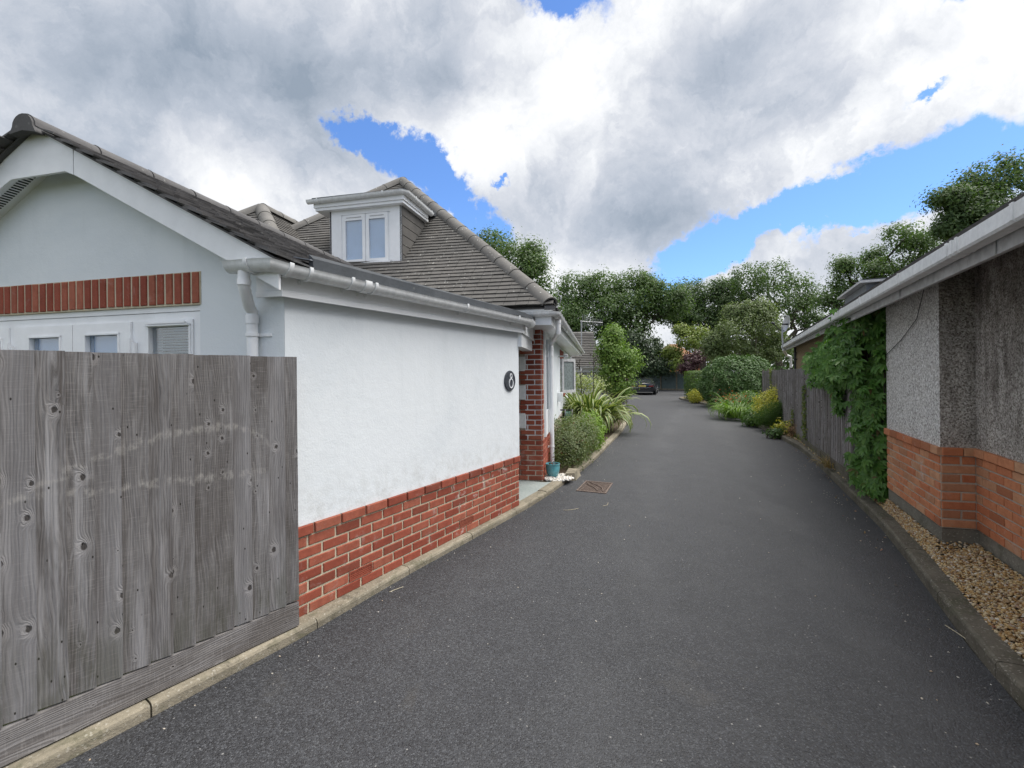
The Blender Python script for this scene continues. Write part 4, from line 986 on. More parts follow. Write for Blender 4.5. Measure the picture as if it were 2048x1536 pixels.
# ---- dormer
df = V3(-math.cos(rad(13)), math.sin(rad(13))); dn = V3(df.y, -df.x); dn = dn if dn.y < 0 else -dn; dback = -dn
D0 = V3(-1.755, 7.47)
def DW(t, z, off=0.0): return D0 + df * t + dn * off + V3(0, 0, z)
DWid = 1.30; dz0, dz1 = 3.44, 4.38
zroof = lambda p: 2.53 + kk * ((p - Er).dot(ax))
b = MB()
def dbox(b, t0, t1, z0, z1, o0, o1): b.hexa([DW(t0, z0, o0), DW(t1, z0, o0), DW(t1, z0, o1), DW(t0, z0, o1), DW(t0, z1, o0), DW(t1, z1, o0), DW(t1, z1, o1), DW(t0, z1, o1)])
dbox(b, 0, 0.205, dz0 - 0.02, dz1, -0.04, 0.0); dbox(b, DWid - 0.215, DWid, dz0 - 0.1, dz1, -0.04, 0.0); dbox(b, 0.2, 1.1, dz1 - 0.075, dz1, -0.04, -0.002)
dormer = obj('dormer', b, M['upvc'], house)
b = MB()
dbox(b, 0.2, 1.095, dz0 + 0.02, dz0 + 0.065, -0.06, 0.02)
for a, c in ((0.21, 0.24), (0.625, 0.655), (1.06, 1.09)): dbox(b, a, c, dz0 + 0.06, dz1 - 0.07, -0.05, -0.012)
dbox(b, 0.21, 1.09, dz1 - 0.09, dz1 - 0.072, -0.05, -0.012)
obj('window_frame', b, M['upvc'], dormer)
for (a, c) in ((0.24, 0.632), (0.648, 1.06)):
    b = MB(); z0, z1 = dz0 + 0.062, dz1 - 0.085
    dbox(b, a, a + 0.052, z0, z1, -0.04, 0.004); dbox(b, c - 0.052, c, z0, z1, -0.04, 0.004); dbox(b, a + .052, c - .052, z0, z0 + 0.055, -0.04, 0.004); dbox(b, a + .052, c - .052, z1 - 0.09, z1, -0.04, 0.004)
    obj('window_sash', b, M['upvc'], dormer)
    b = MB(); dbox(b, a + .052, c - .052, z0 + .055, z1 - .09, -0.02, -0.014); obj('pane', b, M['glass'], dormer)
    b = MB(); dbox(b, a + .07, c - .07, z1 - 0.05, z1 - 0.038, 0.002, 0.012); obj('trickle_vent', b, M['upvc_d'], dormer)
b = MB(); dbox(b, 0.245, 1.055, dz0 + 0.03, dz1 - 0.1, -0.048, -0.042); obj('blind', b, M['blind'], dormer)
# cheeks hung with wide boards
b = MB()
def cheek(t, sgn, b, z0, z1, o=0.0, th=0.012):
    """strip of the cheek between heights z0 and z1, running back into the roof"""
    def back(z):
        p = DW(t, 0, 0); dz = z - zroof(p); return max(0.02, dz / (kk * dback.dot(ax)))
    a = DW(t, z0, 0); c = DW(t, z1, 0); sv_ = -df * sgn
    pts = [a, a + dback * back(z0), c + dback * back(z1), c]
    b.face([p + sv_ * (o + th) for p in pts]); b.face([p + sv_ * o for p in pts][::-1])
    for i in range(4):
        j = (i + 1) % 4; b.face([pts[i] + sv_ * o, pts[j] + sv_ * o, pts[j] + sv_ * (o + th), pts[i] + sv_ * (o + th)])
z = zroof(DW(0, 0, 0)) + 0.0
b = MB(); cheek(0.0, 1, b, z, dz1, -0.03, 0.028); cheek(DWid, -1, b, z, dz1, -0.03, 0.028); obj('cheek', b, M['tile_dark'], dormer)
nz = 6
for k in range(nz):
    a = z + (dz1 - z) * k / nz; c = z + (dz1 - z) * (k + 1) / nz - 0.012
    b = MB(); cheek(0.0, 1, b, a, c, 0.0, 0.014); obj('cheek_board', b, M['tile'], dormer)
b = MB(); rp = [DW(-0.12, 0, 0.14), DW(DWid + 0.24, 0, 0.14), DW(DWid + 0.24, 0, -1.6), DW(-0.12, 0, -1.6)]
b.prism([(p.x, p.y) for p in rp], 4.555, [4.585, 4.585, 4.66, 4.66]); obj('dormer_roof', b, M['felt'], dormer)
b = MB(); pf = [(0, 0), (0.02, 0), (0.02, 0.13), (0, 0.13)]; pp = [DW(DWid + 0.2, 4.425, -1.0), DW(DWid + 0.2, 4.425, 0.1), DW(-0.08, 4.425, 0.1), DW(-0.08, 4.425, -0.85)]
b.sweep(pf, pp); obj('dormer_fascia', b, M['upvc'], dormer)
b = MB(); sp = [DW(-0.08, 0, 0.1), DW(DWid + 0.2, 0, 0.1), DW(DWid + 0.2, 0, -1.0), DW(-0.08, 0, -0.9)]
b.prism([(p.x, p.y) for p in sp], 4.38, 4.424); obj('dormer_soffit', b, M['upvc'], dormer)
gutter(dormer, [DW(DWid + 0.30, 4.53, 0.16), DW(-0.08, 4.545, 0.16), DW(-0.14, 4.545, 0.10), DW(-0.14, 4.53, -0.90)], 0.052, 'upvc_g', [(0, 0.12, 0.01), (0, 0.82, 0.01), (2, 0.25, 0.01), (2, 0.9, 0.01)])
b = MB(); b.box(DW(-0.02, dz0 - 0.02, 0.0) , df * 1.15, dn * 0.35 + V3(0, 0, -0.30), V3(0, 0, 0.02)); obj('lead_apron', b, M['lead'], dormer)

# ---- cross wing roof behind the near ridge
X0 = V3(-4.55, 8.5, 4.71); rr2 = rd; ll2 = V3(-rr2.y, rr2.x); kx = 0.9; hwx = 2.4
ea = X0 - rr2 * hwx - ll2 * hwx + V3(0, 0, -kx * hwx); eb = X0 - rr2 * hwx + ll2 * hwx + V3(0, 0, -kx * hwx)
ec = ea + rr2 * 5; ed = eb + rr2 * 5; Xe = X0 + rr2 * 2.2
b = MB()
for f3 in ([ea, ec, Xe, X0], [eb, X0, Xe, ed], [ea, X0, eb]): b.face(f3); b.face([p + th for p in f3][::-1] if False else [p + V3(0, 0, -.04) for p in f3][::-1])
xr_ = obj('cross_roof', b, M['tile'], house)
tf = MB(); U3 = (ll2 + V3(0, 0, kx)).normalized(); N3 = (V3(0, 0, 1) - ll2 * kx).normalized(); f4 = lambda i: i * 0.1 * ll2.dot(U3)
tile_slope(ea, U3, rr2, N3, int(hwx / ll2.dot(U3) / 0.1) + 1, 0.1, 0.166, lambda i: f4(i), lambda i: 5.0, tf)
U4 = (rr2 + V3(0, 0, kx)).normalized(); N4 = (V3(0, 0, 1) - rr2 * kx).normalized()
tile_slope(ea, U4, ll2, N4, int(hwx / rr2.dot(U4) / 0.1) + 1, 0.1, 0.166, lambda i: f4(i), lambda i: 2 * hwx - f4(i), tf)
obj('tile_field', tf, M['tile'], xr_, kind='stuff')
ridge_cap(xr_, X0, Xe, 0.125, M['ridge'], 5); ridge_cap(xr_, ea, X0, 0.125, M['ridge'], 8, 'hip_tile'); ridge_cap(xr_, eb, X0, 0.125, M['ridge'], 8, 'hip_tile')

# ================================================================ tile-roofed outbuilding beyond
OB = V3(2.75, 22.2); oa = V3(1, 0.02).normalized()
ob = empty('outbuilding', OB, label='low white outbuilding with brown tiled roof beyond the white house', cat='outbuilding')
orx = 4.30
b = MB(); b.prism([(0.8, 22.7), (orx - 0.3, 22.7), (orx - 0.3, 27), (0.8, 27)], 0, 1.82); obj('wall', b, M['render'], ob)
b = MB(); r0, r1 = V3(0.5, 22.3, 1.93), V3(orx, 22.3, 1.93); t0, t1 = V3(0.5, 24.4, 3.70), V3(orx, 24.4, 3.70)
for f3 in ([r0, r1, t1, t0], [t0, t1, V3(orx, 26.5, 1.93), V3(0.5, 26.5, 1.93)], [r1, V3(orx, 26.5, 1.93), t1]): b.face(f3); b.face([p + V3(0, 0, -.05) for p in f3][::-1])
orf = obj('roof', b, M['tile'], ob)
tf = MB(); U5 = (t0 - r0).normalized(); N5 = V3(0, -U5.z, U5.y)
tile_slope(r0, U5, V3(1, 0, 0), N5, 20, 0.14, 0.25, lambda i: 0, lambda i: orx - 0.5, tf, th=0.03, l=0.2); obj('tile_field', tf, M['tile'], orf, kind='stuff')
ridge_cap(orf, t0, t1, 0.12, M['ridge'], 9)
gutter(ob, [(0.5, 22.22, 1.93), (orx, 22.22, 1.93)], 0.09, 'upvc', [(0, 0.5, 0.02), (0, 0.95, 0.02)])
b = MB(); b.box((0.5, 22.28, 1.68), (orx - 0.5, 0, 0), (0, 0.03, 0), (0, 0, 0.2)); obj('fascia', b, M['upvc'], ob)
b = MB(); b.tube([(3.30, 22.2, 1.88), (3.30, 22.2, 1.62), (3.25, 22.3, 1.55), (2.98, 22.6, 1.30), (2.92, 22.62, 1.2), (2.92, 22.62, 0.05)], 0.06, 10); obj('downpipe', b, M['upvc'], ob, smooth=True)

# ================================================================ things on and beside the white house
sg = empty('house_number_sign', AW(2.83, 1.565, 0), label='oval slate plaque with white number 8 on the white wall', cat='number sign')
m = MB(); r1_, r2_ = 0.118, 0.118
def SG(x, z, o): return AW(2.83 + x, 1.565 + z, o)
rings = [[SG(r * math.cos(t), r * math.sin(t), o) for t in [2 * math.pi * k / 40 for k in range(40)]] for r, o in ((0.118, 0.002), (0.120, 0.010), (0.116, 0.018), (0.098, 0.020), (0.096, 0.018))]
m.loft(rings); M['slate'] = mat_plain('slate', (0.055, 0.062, 0.075), 0.45, 0.4, 0.3, scale=30)
obj('plaque', m, M['slate'], sg, smooth=True)
m = MB()
def ring(cx, cz, rx, rz, wd):
    rg = []
    for k in range(37):
        a = 2 * math.pi * k / 36; c, s_ = math.cos(a), math.sin(a); i_ = [(rx * c, rz * s_), ((rx + wd) * c, (rz + wd) * s_)]
        rg.append([SG(cx + i_[0][0], cz + i_[0][1], 0.017), SG(cx + i_[1][0], cz + i_[1][1], 0.017), SG(cx + i_[1][0], cz + i_[1][1], 0.026), SG(cx + i_[0][0], cz + i_[0][1], 0.026)])
    m.loft(rg, True, False)
ring(0.01, -0.030, 0.040, 0.048, 0.009); ring(0.01, 0.056, 0.015, 0.021, 0.009)
obj('numeral', m, M['upvc'], sg)

# TV aerial on the gutter end
pe = SW(11.2, 0, 0.30)
m = MB(); ap = V3(2.80, 18.6, 0)
m.tube([ap + V3(-0.22, -0.1, 2.40), ap + V3(-0.05, 0, 2.62), ap + V3(0, 0, 2.80), ap + V3(0, 0, 3.75)], 0.022, 6); m.tube([ap + V3(-0.15, -0.15, 2.52), ap + V3(0.0, 0, 2.7)], 0.02, 6)
ae = empty('tv_aerial', ap + V3(0, 0, 2.4), label='grey television aerial on a pole at the far gutter end', cat='aerial')
obj('pole', m, M['galv'], ae, smooth=True)
m = MB(); m.tube([ap + V3(-0.04, 0, 3.72), ap + V3(0.86, 0.05, 3.66)], 0.017, 6)
for k in range(13):
    x = 0.05 + k * 0.065; h = 0.19 - k * 0.006 if k > 1 else 0.28; m.tube([ap + V3(x, 0.0, 3.715 - x * .07 - h), ap + V3(x, 0.0, 3.715 - x * .07 + h)], 0.007, 4)
obj('boom', m, M['galv'], ae)

# lamp, wall box and hose reel on the long wall
m = MB(); p = SW(3.75, 2.03, 0.0); m.tube([p, p + sn * 0.10, p + sn * 0.16 + V3(0, 0, .02)], 0.018, 8); m.lathe(p + sn * 0.17 + V3(0, 0, 0.0), [(0.02, -0.03), (0.055, -0.02), (0.06, 0.03), (0.03, 0.05)], 12)
l_ = obj('wall_lamp', m, M['upvc_d'], None, smooth=True, label='small grey outdoor lamp on the wall before the open window', cat='lamp')
m = MB(); p = SW(3.4, 0.9, 0.0)
m.box(p + V3(0, 0, 0.12), sd * 0.2, sn * 0.1, V3(0, 0, 0.20)); m.box(p + sd * 0.02 + sn * 0.1 + V3(0, 0, .14), sd * 0.16, sn * 0.008, V3(0, 0, 0.16)); obj('wall_box', m, M['upvc'], None, label='white box fixed to the wall above the hose reel', cat='utility box')
hr = empty('hose_reel', SW(3.9, 0.7, 0.15), label='black and green hose reel hanging on the white wall', cat='hose reel')
m = MB(); c = SW(3.9, 0.62, 0.22)
for rr_, o in ((0.19, -0.08), (0.19, 0.08)):
    pts = [c + sn * o + sd * (rr_ * math.cos(a)) + V3(0, 0, rr_ * math.sin(a)) for a in [2 * math.pi * k / 20 for k in range(21)]]; m.tube(pts, 0.014, 6)
m.box(c + sn * -0.2 + V3(0, 0, -0.02), sn * 0.3, sd * 0.03, V3(0, 0, 0.05)); m.box(c + sn * -0.2 + V3(0, 0, 0.16), sn * 0.3, sd * 0.03, V3(0, 0, 0.03)); obj('frame', m, M['black'], hr, smooth=True)
M['hose'] = mat_plain('green_hose', (0.02, 0.10, 0.09), 0.45, 0.4, 0.2)
m = MB()
for q in range(4):
    pts = [c + sn * (-0.06 + q * 0.035) + sd * (0.14 * math.cos(a)) + V3(0, 0, 0.14 * math.sin(a)) for a in [2 * math.pi * k / 16 for k in range(17)]]; m.tube(pts, 0.012, 5)
m.tube([c + sn * 0.05 + V3(0, 0, -.14), c + sn * 0.09 - sd * .1 + V3(0, 0, -.3), c + sn * 0.04 - sd * .12 + V3(0, 0, -.5)], 0.013, 6); obj('hose', m, M['hose'], hr, smooth=True)

# paving slab in the porch, pot, pebbles, edging stone
b = MB(); b.prism([(0.0, 5.60), (0.10, 5.70), (0.42, 6.27), (0.735, 6.87), (0.45, 6.80), (0.0, 7.0)], -0.02, 0.052); obj('paving', b, M['slab'], kind='structure', label='grey concrete paving in the porch opening')
pot = empty('plant_pot', (0.607, 7.08, 0.055), label='turquoise glazed plant pot standing on white pebbles', cat='plant pot')
M['glaze'] = mat_plain('turquoise_glaze', (0.10, 0.33, 0.38), 0.25, 0.5, 0.35, scale=10, coat=0.3)
m = MB(); m.lathe((0.607, 7.08, 0.058), [(0.055, 0), (0.075, 0.02), (0.098, 0.09), (0.108, 0.16), (0.104, 0.19), (0.112, 0.205), (0.112, 0.215), (0.100, 0.215), (0.095, 0.18), (0.01, 0.178)], 24); obj('pot', m, M['glaze'], pot, smooth=True)
m = MB(); m.lathe((0.607, 7.08, 0.22), [(0.0, 0), (0.094, 0), (0.09, 0.012), (0.0, 0.015)], 16); obj('compost', m, M['soil'], pot)
rs = np.random.RandomState(3); Cc = np.array([0.60, 7.07, 0.25]) + rs.normal(size=(90, 3)) * [0.045, 0.045, 0.03]
M['deadleaf'] = mat_leaf('reddish_dead_leaf', (0.13, 0.05, 0.03), (0.2, 0.09, 0.05), trans=0.1)
foliage('plant', Cc, rs.normal(size=(90, 3)) + [0, 0, 1], 0.03, M['deadleaf'], pot, rs=rs)
def stones(name, pts, size, mat, rs, parent=None, flat=0.6, cols=1, seg=0, **kw):
    """scattered stones, each a small squashed icosahedron"""
    ph = (1 + 5 ** .5) / 2
    I = unit(np.array([(-1, ph, 0), (1, ph, 0), (-1, -ph, 0), (1, -ph, 0), (0, -1, ph), (0, 1, ph), (0, -1, -ph), (0, 1, -ph), (ph, 0, -1), (ph, 0, 1), (-ph, 0, -1), (-ph, 0, 1)], float))
    Fi = np.array([(0, 11, 5), (0, 5, 1), (0, 1, 7), (0, 7, 10), (0, 10, 11), (1, 5, 9), (5, 11, 4), (11, 10, 2), (10, 7, 6), (7, 1, 8), (3, 9, 4), (3, 4, 2), (3, 2, 6), (3, 6, 8), (3, 8, 9), (4, 9, 5), (2, 4, 11), (6, 2, 10), (8, 6, 7), (9, 8, 1)])
    pts = np.asarray(pts, float); n = len(pts)
    sc_ = size * rs.uniform(0.55, 1.35, (n, 1, 1)) * np.stack([rs.uniform(0.8, 1.3, n), rs.uniform(0.6, 1.0, n), rs.uniform(0.4, 0.8, n) * flat / 0.6], 1)[:, None, :]
    V = I[None] * sc_ * rs.uniform(0.85, 1.15, (n, 12, 1))
    a = rs.uniform(0, 6.28, n); b = rs.normal(0, 0.35, n); ca, sa, cb, sb = np.cos(a), np.sin(a), np.cos(b), np.sin(b)
    x = V[..., 0] * cb[:, None] + V[..., 2] * sb[:, None]; z = -V[..., 0] * sb[:, None] + V[..., 2] * cb[:, None]; y = V[..., 1]
    V = np.stack([x * ca[:, None] - y * sa[:, None], x * sa[:, None] + y * ca[:, None], z], -1) + pts[:, None, :]
    F = (Fi[None] + (np.arange(n) * 12)[:, None, None]).reshape(-1, 3); org = pts.mean(0); V = V.reshape(-1, 3)
    me = npmesh(name, V - org, F, mat, smooth=False); o = bpy.data.objects.new(name, me); COL.objects.link(o); o.location = org; WO[o] = Vector(org)
    return props(o, **kw)
def mat_stone(name, stops, rough=0.6):
    m, g = newmat(name); r = g.n('ShaderNodeNewGeometry').outputs['Random Per Island']; P = wpos(g)
    c = g.ramp(r, stops); c = g.mix(g.mul(g.noise(P, 120, 3, 0.6), 0.5), c, g.mix(0.5, c, (0.1, 0.08, 0.05)))
    return fin(m, g, c, rough, g.noise(P, 200, 2, 0.6), 0.2, 0.002, 0.35)
M['pebble_stone'] = mat_stone('white_pebble', [(0, (0.55, 0.54, 0.50)), (0.5, (0.72, 0.71, 0.68)), (1, (0.62, 0.55, 0.46))])
rs = np.random.RandomState(5)
pp = []
while len(pp) < 330:
    x, y = rs.uniform(0.42, 0.95), rs.uniform(6.78, 7.5)
    if (x - 0.66) ** 2 / 0.25 ** 2 + (y - 7.03) ** 2 / 0.22 ** 2 < 1 and x > 0.46 + (y - 6.9) * .17: pp.append((x, y, 0.055 + rs.uniform(0, 0.02)))
stones('white_pebbles', pp, 0.024, M['pebble_stone'], rs, kind='stuff', label='white pebbles round the turquoise pot', cat='pebbles')
b = MB(); b.hexa([(0.80, 7.07, 0.0), (0.965, 7.12, 0.0), (1.09, 7.46, 0.0), (0.93, 7.50, 0.0), (0.80, 7.07, 0.12), (0.94, 7.12, 0.115), (1.05, 7.46, 0.11), (0.90, 7.50, 0.115)])
obj('edging_stone', b, M['kerb'], None, label='short buff edging stone at the near end of the flower bed', cat='stone')

# drain cover
dc = empty('drain_cover', (1.18, 6.68, 0.0), label='rusty patterned drain cover set in the asphalt', cat='drain cover')
a_, b_, c_, d_ = V3(0.877, 6.48), V3(1.112, 7.073), V3(1.485, 6.897), V3(1.261, 6.304)
M['rust'] = mat_plain('rusty_iron', (0.145, 0.112, 0.095), 0.8, 0.3, 0.45, 0.1, scale=25)
m = MB(); cc = (a_ + b_ + c_ + d_) / 4
q = [a_, b_, c_, d_]; iq = [cc + (p - cc) * 0.90 for p in q]
for i in range(4):
    j = (i + 1) % 4; m.hexa([q[j] + V3(0, 0, -.01), q[i] + V3(0, 0, -.01), iq[i] + V3(0, 0, -.01), iq[j] + V3(0, 0, -.01), q[j] + V3(0, 0, .010), q[i] + V3(0, 0, .010), iq[i] + V3(0, 0, .010), iq[j] + V3(0, 0, .010)])
obj('frame', m, M['rust'], dc)
m = MB(); iq = [cc + (p - cc) * 0.875 for p in q]; m.hexa([iq[3] + V3(0, 0, -.01), iq[2] + V3(0, 0, -.01), iq[1] + V3(0, 0, -.01), iq[0] + V3(0, 0, -.01), iq[3] + V3(0, 0, .003), iq[2] + V3(0, 0, .003), iq[1] + V3(0, 0, .003), iq[0] + V3(0, 0, .003)])
bi = lambda u, v: (iq[0] * (1 - u) + iq[3] * u) * (1 - v) + (iq[1] * (1 - u) + iq[2] * u) * v
for i in range(15):
    for j in range(15):
        u, v = (i + 0.5) / 15, (j + 0.5) / 15; p = bi(u, v); s_ = 0.011; e = (iq[3] - iq[0]).normalized() * s_; f_ = (iq[1] - iq[0]).normalized() * s_ * 0.55
        if (i + j) % 2: e, f_ = (iq[3] - iq[0]).normalized() * s_ * .55, (iq[1] - iq[0]).normalized() * s_
        m.hexa([p - e - f_, p + e - f_, p + e + f_, p - e + f_] + [x + V3(0, 0, .009) for x in (p - e - f_, p + e - f_, p + e + f_, p - e + f_)])
obj('lid', m, M['rust'], dc)
m = MB()
m.tube([bi(0.12, 0.98) + V3(0, 0, .012), bi(0.28, 0.8) + V3(0, 0, .012), bi(0.55, 0.62) + V3(0, 0, .012), bi(0.8, 0.4) + V3(0, 0, .012), bi(0.93, 0.05) + V3(0, 0, .012)], 0.008, 5)
m.tube([bi(0.05, 0.85) + V3(0, 0, .012), bi(0.2, 0.6) + V3(0, 0, .012), bi(0.5, 0.36) + V3(0, 0, .012), bi(0.72, 0.08) + V3(0, 0, .012)], 0.008, 5)
obj('rib', m, M['rust'], dc, smooth=True)

# ================================================================ near fence
F1 = V3(-1.392, 2.94); fdir = V3(-0.569, -0.822).normalized(); fnr = V3(-fdir.y, fdir.x); fnr = fnr if fnr.x > 0 else -fnr
fence = empty('board_fence', F1, label='tall weathered grey board fence in the left foreground', cat='fence')
# local frame for marks and boards: x along the fence, y outward, z up
rzf = math.atan2(fdir.y, fdir.x)
mk = bpy.data.objects.new('fence_axis', None); COL.objects.link(mk); mk.parent = fence; mk.rotation_euler = (0, 0, rzf); mk.empty_display_size = 0.05
M['wood_near'] = mat_wood('weathered_fence_wood', 1.22, marks=mk)
M['wood_gravel'] = mat_wood('weathered_gravel_board', 1.45, across='z')
M['wood_far'] = mat_wood('grey_fence_wood', 1.75, warm=0.10)
edges = [-0.012, 0.070, 0.172, 0.273, 0.372, 0.467, 0.567, 0.668, 0.764, 0.872, 0.969, 1.063, 1.159, 1.261]
while edges[-1] < 4.2: edges.append(edges[-1] + R.uniform(0.095, 0.106))
sgn = 1 if V3(-math.sin(rzf), math.cos(rzf)).dot(fnr) > 0 else -1
for i in range(len(edges) - 1):
    t0, t1 = edges[i] - 0.0, edges[i + 1] + 0.016
    m = MB(); zt = 1.768 + R.uniform(-0.002, 0.002); zb = 0.232 + R.uniform(-0.004, 0.002)
    w_ = t1 - t0; thick, thin = 0.024, 0.003
    # thick edge at t0, laid over the next board's thin edge
    N_ = 6; rings = []
    for k in range(N_ + 1):
        z = zb + (zt - zb) * k / N_; wv_ = R.uniform(-0.0016, 0.0016); cup = R.uniform(-.001, .001)
        rings.append([(0 + wv_, 0.0, z), (w_, 0.0, z), (w_, sgn * thin, z), (w_ * 0.5, sgn * (0.5 * (thick + thin) + 0.002 + cup), z), (0 + wv_, sgn * (thick + 0.003), z)])
    m.loft(rings); o = obj('fence_board', m, M['wood_near'], None, origin=(0, 0, 0))
    o.parent = fence; o.location = (fdir * t0 + fnr * (0.0 + R.uniform(0, 0.007))); o.rotation_euler = (0, R.uniform(-.0015, .0015), rzf); WO[o] = F1 + fdir * t0
for k, (a, c) in enumerate(((-0.012, 4.2),)):
    m = MB(); rings = [[(x, 0, 0.072), (x, 0, 0.222 + R.uniform(-.001, .001)), (x, sgn * 0.024, 0.222), (x, sgn * 0.026, 0.074)] for x in np.linspace(a, c, 14)]
    m.loft(rings); o = obj('gravel_board', m, M['wood_gravel'], None, origin=(0, 0, 0)); o.parent = fence; o.location = fnr * 0.004; o.rotation_euler = (0, 0, rzf)
for zr in (0.5, 1.1, 1.6):
    m = MB(); m.box((0, 0, zr), (4.2, 0, 0), (0, -sgn * 0.04, 0), (0, 0, 0.07)); o = obj('fence_rail', m, M['wood_far'], None, origin=(0, 0, 0)); o.parent = fence; o.rotation_euler = (0, 0, rzf)
for x in (0.0, 1.9, 3.8):
    m = MB(); m.box((x, -sgn * 0.005, -0.05), (0.09, 0, 0), (0, -sgn * 0.09, 0), (0, 0, 1.78)); o = obj('fence_post', m, M['wood_far'], None, origin=(0, 0, 0)); o.parent = fence; o.rotation_euler = (0, 0, rzf)
# ================================================================ RIGHT BUNGALOW
rdir = V3(0.489, 1.0).normalized(); rn = V3(-rdir.y, rdir.x)                  # along the wall away from the camera, outward (towards the road)
A_ = V3(4.18, 5.18); B_ = V3(3.565, 3.87); Cc_ = V3(3.80, 3.805)
bung = empty('bungalow', (4.0, 4.0, 0.18), label='pebbledashed bungalow with orange brick base and long white gutter on the right', cat='bungalow')
Dn = Cc_ - rdir * 3.2
back = -rn * 0.3
zb_ = 0.325; zl = 0.955
inner = Cc_ + rdir * 1.75                                                       # recessed wall between projection and fence
iw = A_ + (inner - A_).normalized() * 0.0
A2 = A_ - rn * 0.30
def prismpts(pts, z0, z1): m = MB(); m.prism([(p.x, p.y) for p in pts], z0, z1); return m
# projection faces A-B (pale) and B-C, C-D (grimy)
bc = (Cc_ - B_).normalized(); bn = V3(bc.y, -bc.x)
insd = 0.012
pts = [Dn, Cc_, B_, A_, A2, A2 + rdir * 2.0, A2 + rdir * 2.0 - rn * 0.3, Dn - rn * 0.3]
def inset(p, k): return p
fp_ = [Dn - rn * 0.01, Cc_ - rn * 0.01 + bc * 0.005, B_ + rdir * 0.008 - rn * 0.008, A_ - rn * 0.008 - rdir * 0.004, A2 - rdir * 0.01, A2 + rdir * 2.2, A2 + rdir * 2.2 - rn * 0.5, Dn - rn * 0.5]
def cw(pts):
    a = sum(pts[i].x * pts[(i + 1) % len(pts)].y - pts[(i + 1) % len(pts)].x * pts[i].y for i in range(len(pts)))
    return pts if a > 0 else pts[::-1]
m = prismpts(cw(fp_), -0.1, zb_); foot = obj('footing', m, M['concrete'], bung)
m = prismpts(cw([Dn - rn * 0.004, Cc_ - rn * 0.004 + bc * 0.002, B_ + rdir * 0.004 - rn * 0.004, A_ - rn * 0.004 - rdir * 0.003, A2 - rdir * 0.003, A2 + rdir * 2.2, A2 + rdir * 2.2 - rn * 0.5, Dn - rn * 0.5]), zb_ + 0.006, 1.0)
rpl = obj('brick_base', m, M['mortar_g'], bung)
zc0 = zb_ + 0.006
wallAB = (A_ - B_).length; abd = (A_ - B_).normalized(); abn = V3(-abd.y, abd.x)
bcl = (Cc_ - B_).length; cdd = -rdir
courses(rpl, lambda s: A_ - abd * s, -abd, abn, wallAB - 0.0, zc0, 8, 'brick_or', off=-0.024, start=-0.02)
courses(rpl, lambda s: Cc_ - rdir * s, cdd, rn, 3.1, zc0, 8, 'brick_or', off=-0.024, start=0.0)
for k in range(8):
    z = zc0 + 0.075 * k + 0.0375
    sg_ = [(0.0, bcl)] if k % 2 == 0 else [(0.0, 0.14), (0.14, bcl)]
    for a, c in sg_: brick(rpl, B_ + bc * ((a + c) / 2) + bn * -0.024 + V3(0, 0, z), bc, bn, round((c - a - .008) / .005) * .005, 0.065, 0.03, 'brick_or')
    brick(rpl, A_ - rn * (0.09 if k % 2 else 0.13) - abd * 0.024 + V3(0, 0, z), rn, rdir, 0.15 if k % 2 else 0.2, 0.065, 0.03, 'brick_or')
zc = zc0 + 0.60 + 0.036                                                          # sloped sill course laid proud
for (P0_, dr_, nr_, L_) in ((A_, -abd, abn, wallAB + 0.02), (Cc_ - rdir * 0.0, cdd, rn, 3.1)):
    s = -0.02
    while s < L_ - 0.02:
        e = min(s + 0.222, L_); brick(rpl, P0_ + dr_ * ((s + e) / 2) + nr_ * -0.018 + V3(0, 0, zc), dr_, nr_, round((e - s - .008) / .005) * .005, 0.070, 0.045, 'brick_or'); s = e
brick(rpl, B_ + bc * 0.075 + bn * -0.018 + V3(0, 0, zc), bc, bn, 0.145, 0.07, 0.045, 'brick_or'); brick(rpl, B_ + bc * 0.19 + bn * -0.018 + V3(0, 0, zc), bc, bn, 0.08, 0.07, 0.045, 'brick_or')
def wallpanel(name, a, b_, nrm, mat, z0=0.995, z1=2.66, th=0.05, n=(14, 12), amp=0.006, ends=True):
    """rough rendered panel with slightly uneven face"""
    m = MB(); nu, nv = n; d = (b_ - a); grid = []
    for j in range(nv + 1):
        grid.append([a + d * (i / nu) + nrm * (R.uniform(-amp, amp) if 0 < i < nu and j > 0 else 0.0) + V3(0, 0, z0 + (z1 - z0) * j / nv) for i in range(nu + 1)])
    for j in range(nv):
        for i in range(nu): m.face([grid[j][i], grid[j][i + 1], grid[j + 1][i + 1], grid[j + 1][i]])
    m.box(a - nrm * th + d.normalized() * 0.06 + V3(0, 0, z0), d * (1 - 0.12 / d.length), nrm * (th - 0.012), V3(0, 0, z1 - z0))
    return obj(name, m, mat, bung)
wallpanel('pale_wall', A_, B_, abn, M['pebble_w'])
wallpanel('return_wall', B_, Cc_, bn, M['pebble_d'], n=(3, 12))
wallpanel('grimy_wall', Cc_, Dn, rn, M['pebble_d'], n=(26, 14))
wallpanel('end_wall', A2, A_, rdir, M['pebble_w'], n=(3, 12)); wallpanel('recessed_wall', A2 + rdir * 2.2, A2, rn, M['pebble_d'])
lo_, hi_ = V3(1.60 + 0.489 * 6.6, 6.6), V3(1.60 + 0.489 * 13.4, 13.4)
m = MB(); m.prism([(lo_.x, lo_.y), (hi_.x, hi_.y), (hi_.x + 3, hi_.y - 1.4), (lo_.x + 3, lo_.y - 1.4)][::-1], 0.1, 2.50); obj('buff_wall', m, M['pebble_b'], bung)
